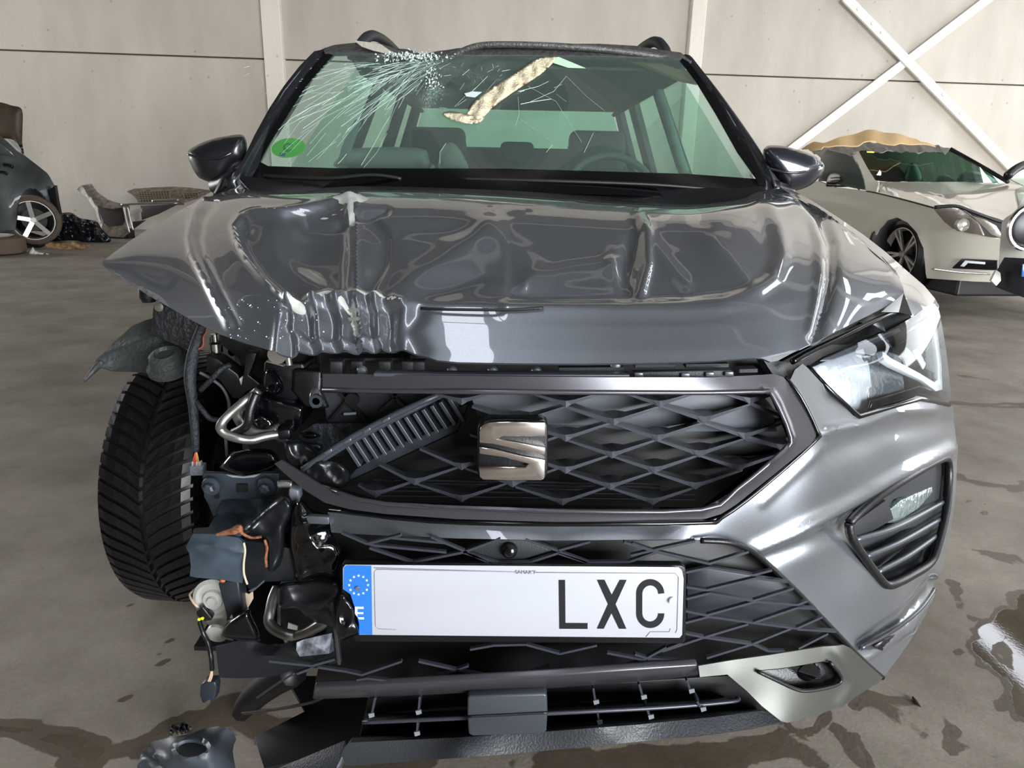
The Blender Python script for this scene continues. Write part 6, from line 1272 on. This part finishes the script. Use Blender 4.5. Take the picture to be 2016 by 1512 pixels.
# ---- black bin bag, litter
bag = puff('black_bag', Lp([(330, 1185), (365, 1125), (395, 1010), (465, 958), (560, 950), (620, 990), (700, 1005), (760, 1020), (800, 1080), (866, 1150), (845, 1185), (700, 1192), (600, 1170), (480, 1172)]), gy(150, 480)+.3, .12, mat('bag_film', '14171b', .22), None, sp=4, wr=.05, ws=9, seed=8, label='shiny black plastic bag heaped behind the black coupe wheel', cat='bag')
puff('crumpled_cardboard', Lp([(352, 1190), (372, 1178), (480, 1190), (560, 1172), (620, 1196), (700, 1198), (690, 1222), (620, 1238), (520, 1252), (440, 1246), (380, 1232)]), gy(135, 490)-.02, .05, mat('brown_card', '9c7d58', .9, bump=1, bscale=15), None, sp=3, wr=.04, ws=6, seed=2, label='crumpled brown cardboard scraps in front of the black bag', cat='cardboard')
puff('crumpled_paper', Lp([(222, 1275), (238, 1240), (258, 1218), (278, 1248), (330, 1264), (382, 1272), (370, 1282), (290, 1284)]), gy(75, 500)-.02, .05, mat('paper_white', 'c7c4bc', .8), None, sp=3, wr=.03, ws=5, seed=4, label='small white crumpled paper on floor beside the flat tyre', cat='paper')
puff('black_rag', Lp([(130, 1180), (180, 1150), (300, 1155), (350, 1165), (345, 1215), (250, 1225), (160, 1215)]), gy(60, 487)-.02, .06, mat('rag_black', '1f2022', .7), None, sp=3, wr=.03, ws=6, seed=6, label='flattened dark rag on floor under the black coupe', cat='rag')
# ---- stripped bumpers leaning on the wall
WK = mat('scratched_trim', '4e4944', .5, var=.5, vscale=14, col2='85796a')
yb = 11.6
TB = sheet('torn_bumper', Lp([(604, 768), (622, 745), (715, 722), (760, 788), (850, 850), (950, 880), (1010, 892), (1012, 1000), (1000, 1110), (960, 1142), (830, 1132), (790, 1060), (740, 930), (680, 830)]), [(150, 370, yb+.4), (180, 360, yb+.4), (250, 400, yb), (250, 460, yb-.3), (190, 420, yb-.1)], WK, None, sp=5, th=.02,
      holes=[Lp([(775, 905), (880, 920), (955, 905), (985, 1000), (960, 1050), (850, 1062), (800, 1020)])], disp=lambda V: gauss(V, [(165, 370), (195, 410), (205, 450)], 4, .05), label='torn grey bumper shell with curled end lying by the wall', cat='bumper')
slab('bumper_inside', Lp([(760, 890), (1000, 890), (1000, 1080), (830, 1080)]), yb+.1, mat('brown_shadow_foam', '2f2622', .8), TB, d=.04)
tube('alloy_bar', [p+(yb-.2,) for p in Lp([(950, 888), (1100, 880), (1390, 876)])], .016, ALU, TB)
tube('alloy_bar', [p+(yb-.25,) for p in Lp([(975, 905), (990, 1000), (1015, 1110)])], .016, ALU, TB)
tube('alloy_bar', [p+(yb-.25,) for p in Lp([(1000, 905), (1020, 1000), (1045, 1090)])], .012, ALU, TB)
slab('alloy_bracket', Lp([(1012, 935), (1105, 918), (1108, 945), (1090, 950), (1095, 1005), (1060, 1015), (1045, 980), (1020, 975)]), yb-.3, mat('pale_alloy', 'aaa79f', .4, metal=.4), TB, d=.03)
slab('inner_panel', Lp([(1100, 895), (1390, 885), (1240, 960), (1110, 1008)]), yb-.1, mat('brown_black_panel', '3a3432', .6), TB, d=.03)
slab('inner_panel', Lp([(1040, 1020), (1140, 1008), (1040, 1080)]), yb-.15, mat('dark_panel', '26272a', .6), TB, d=.03)
slab('bumper_base', Lp([(800, 1070), (1000, 1080), (1010, 1160), (860, 1170), (820, 1130)]), yb-.1, VOID, TB, d=.2)
UB = sheet('mesh_bumper', Lp([(995, 782), (1050, 762), (1200, 752), (1360, 745), (1500, 755), (1660, 775), (1560, 830), (1440, 862), (1440, 882), (1250, 876), (1085, 872), (1060, 830), (1030, 800)]), [(250, 375, yb+.5), (420, 370, yb+.6), (270, 400, yb+.2), (360, 400, yb+.2)], WK, None, sp=5, th=.02,
      holes=[Lp([(1080, 790), (1350, 775), (1340, 860), (1110, 868)]), Lp([(1420, 800), (1580, 790), (1500, 835), (1440, 850)])], label='stripped front bumper with mesh grille lying atop the torn bumper', cat='bumper')
slab('mesh_backing', Lp([(1075, 785), (1590, 775), (1500, 845), (1340, 868), (1100, 870)]), yb+.55, mat('mesh_backing_brown', '4a3f36', .8, var=.5, vscale=30), UB, d=.02)
bars('mesh_wire', [(p+(yb+.4,), q+(yb+.4,)) for p, q in [(Lp([(1080+i*22, 785)])[0], Lp([(1100+i*22, 865-max(0, i-12)*4)])[0]) for i in range(22)]]+[(Lp([(1085, y)])[0]+(yb+.4,), Lp([(1560-(y-790)*.8, y-6)])[0]+(yb+.4,)) for y in (800, 815, 830, 845)], .012, .01, mat('mesh_tan', '8a7a66', .7), UB, kind='stuff')
lathe('roundel', [(.12, 0), (.13, -.03), (.105, -.03), (.1, 0)], U(*Lp([(1392, 825)])[0], yb+.35), (0, 1, .2), mat('roundel_tan', '7d6a52', .7), UB, n=28)
tube('chrome_spear', [p+(yb+.1,) for p in Lp([(1195, 860), (1300, 856), (1400, 850)])], .025, ALU, UB)
# ---- broken plastic on the floor in front of the car
def gz(pts, z): return [(x, y, gy(x, y, z)) for x, y in pts]
Fp = lambda p: zp(240, 1380, 4.032, p)
FR = sheet('bumper_fragment', Fp([(100, 620), (130, 532), (150, 430), (175, 350), (200, 345), (240, 322), (380, 290), (560, 258), (640, 222), (760, 200), (850, 225), (890, 260), (908, 305), (890, 345), (880, 400), (890, 470), (908, 560), (900, 620)]),
      gz([(275, 1500), (285, 1468)], .04)+gz([(330, 1455), (400, 1436)], .10)+gz([(450, 1435)], .12)+gz([(465, 1456)], .08)+gz([(360, 1475), (420, 1470)], .13)+gz([(370, 1520), (450, 1520)], .10)+gz([(270, 1530)], .02),
      mat('scuffed_grey_plastic', '3e444b', .4, var=.35, vscale=18), None, sp=6, th=.006, holes=[Fp(ell(560, 385, 118, 58, ang=.05))],
      disp=lambda V: gauss(V, ell(379, 1475, 34, 18)+[(413, 1475)], 5, .008)+gauss(V, [(285, 1470), (300, 1490), (310, 1512)], 6, -.012)+gauss(V, ell(305, 1512, 28, 25), 5, .006), label='broken grey bumper piece with an oval hole on the floor lower left', cat='bumper piece')
slab('hole_floor', Fp(ell(560, 392, 125, 66, ang=.05)), gz([(340, 1478)], .05)+gz([(420, 1478)], .05)+gz([(380, 1500)], .05), mat('dark_plastic_inner', '1c1f22', .5), FR, d=.01)
puff('dirt_scrap', Fp([(380, 240), (400, 190), (440, 200), (480, 170), (560, 215), (520, 250), (420, 290), (385, 290)]), gy(355, 1445), .02, mat('dark_scrap', '15161a', .5), None, sp=3, wr=.02, ws=5, label='small dark torn scrap on floor behind the grey bumper piece', cat='scrap')
puff('foam_scrap', Fp([(900, 60), (930, 35), (1000, 40), (1010, 70), (950, 100), (940, 145), (915, 140), (925, 110)]), gy(470, 1410)-.01, .015, mat('brown_foam', '4e4438', .9, bump=1, bscale=80), None, sp=3, wr=.01, ws=5, label='small brown muddy foam scrap on floor below the crashed car', cat='scrap')
tube('leaf', [(1797, 1372, gy(1797, 1372)-.005), (1803, 1382, gy(1803, 1382)-.005), (1813, 1392, gy(1813, 1392)-.005)], [.002, .005, .001], mat('dead_leaf', '3a2a22', .8), None, label='curled dark dead leaf on wet floor right of the car', cat='leaf')
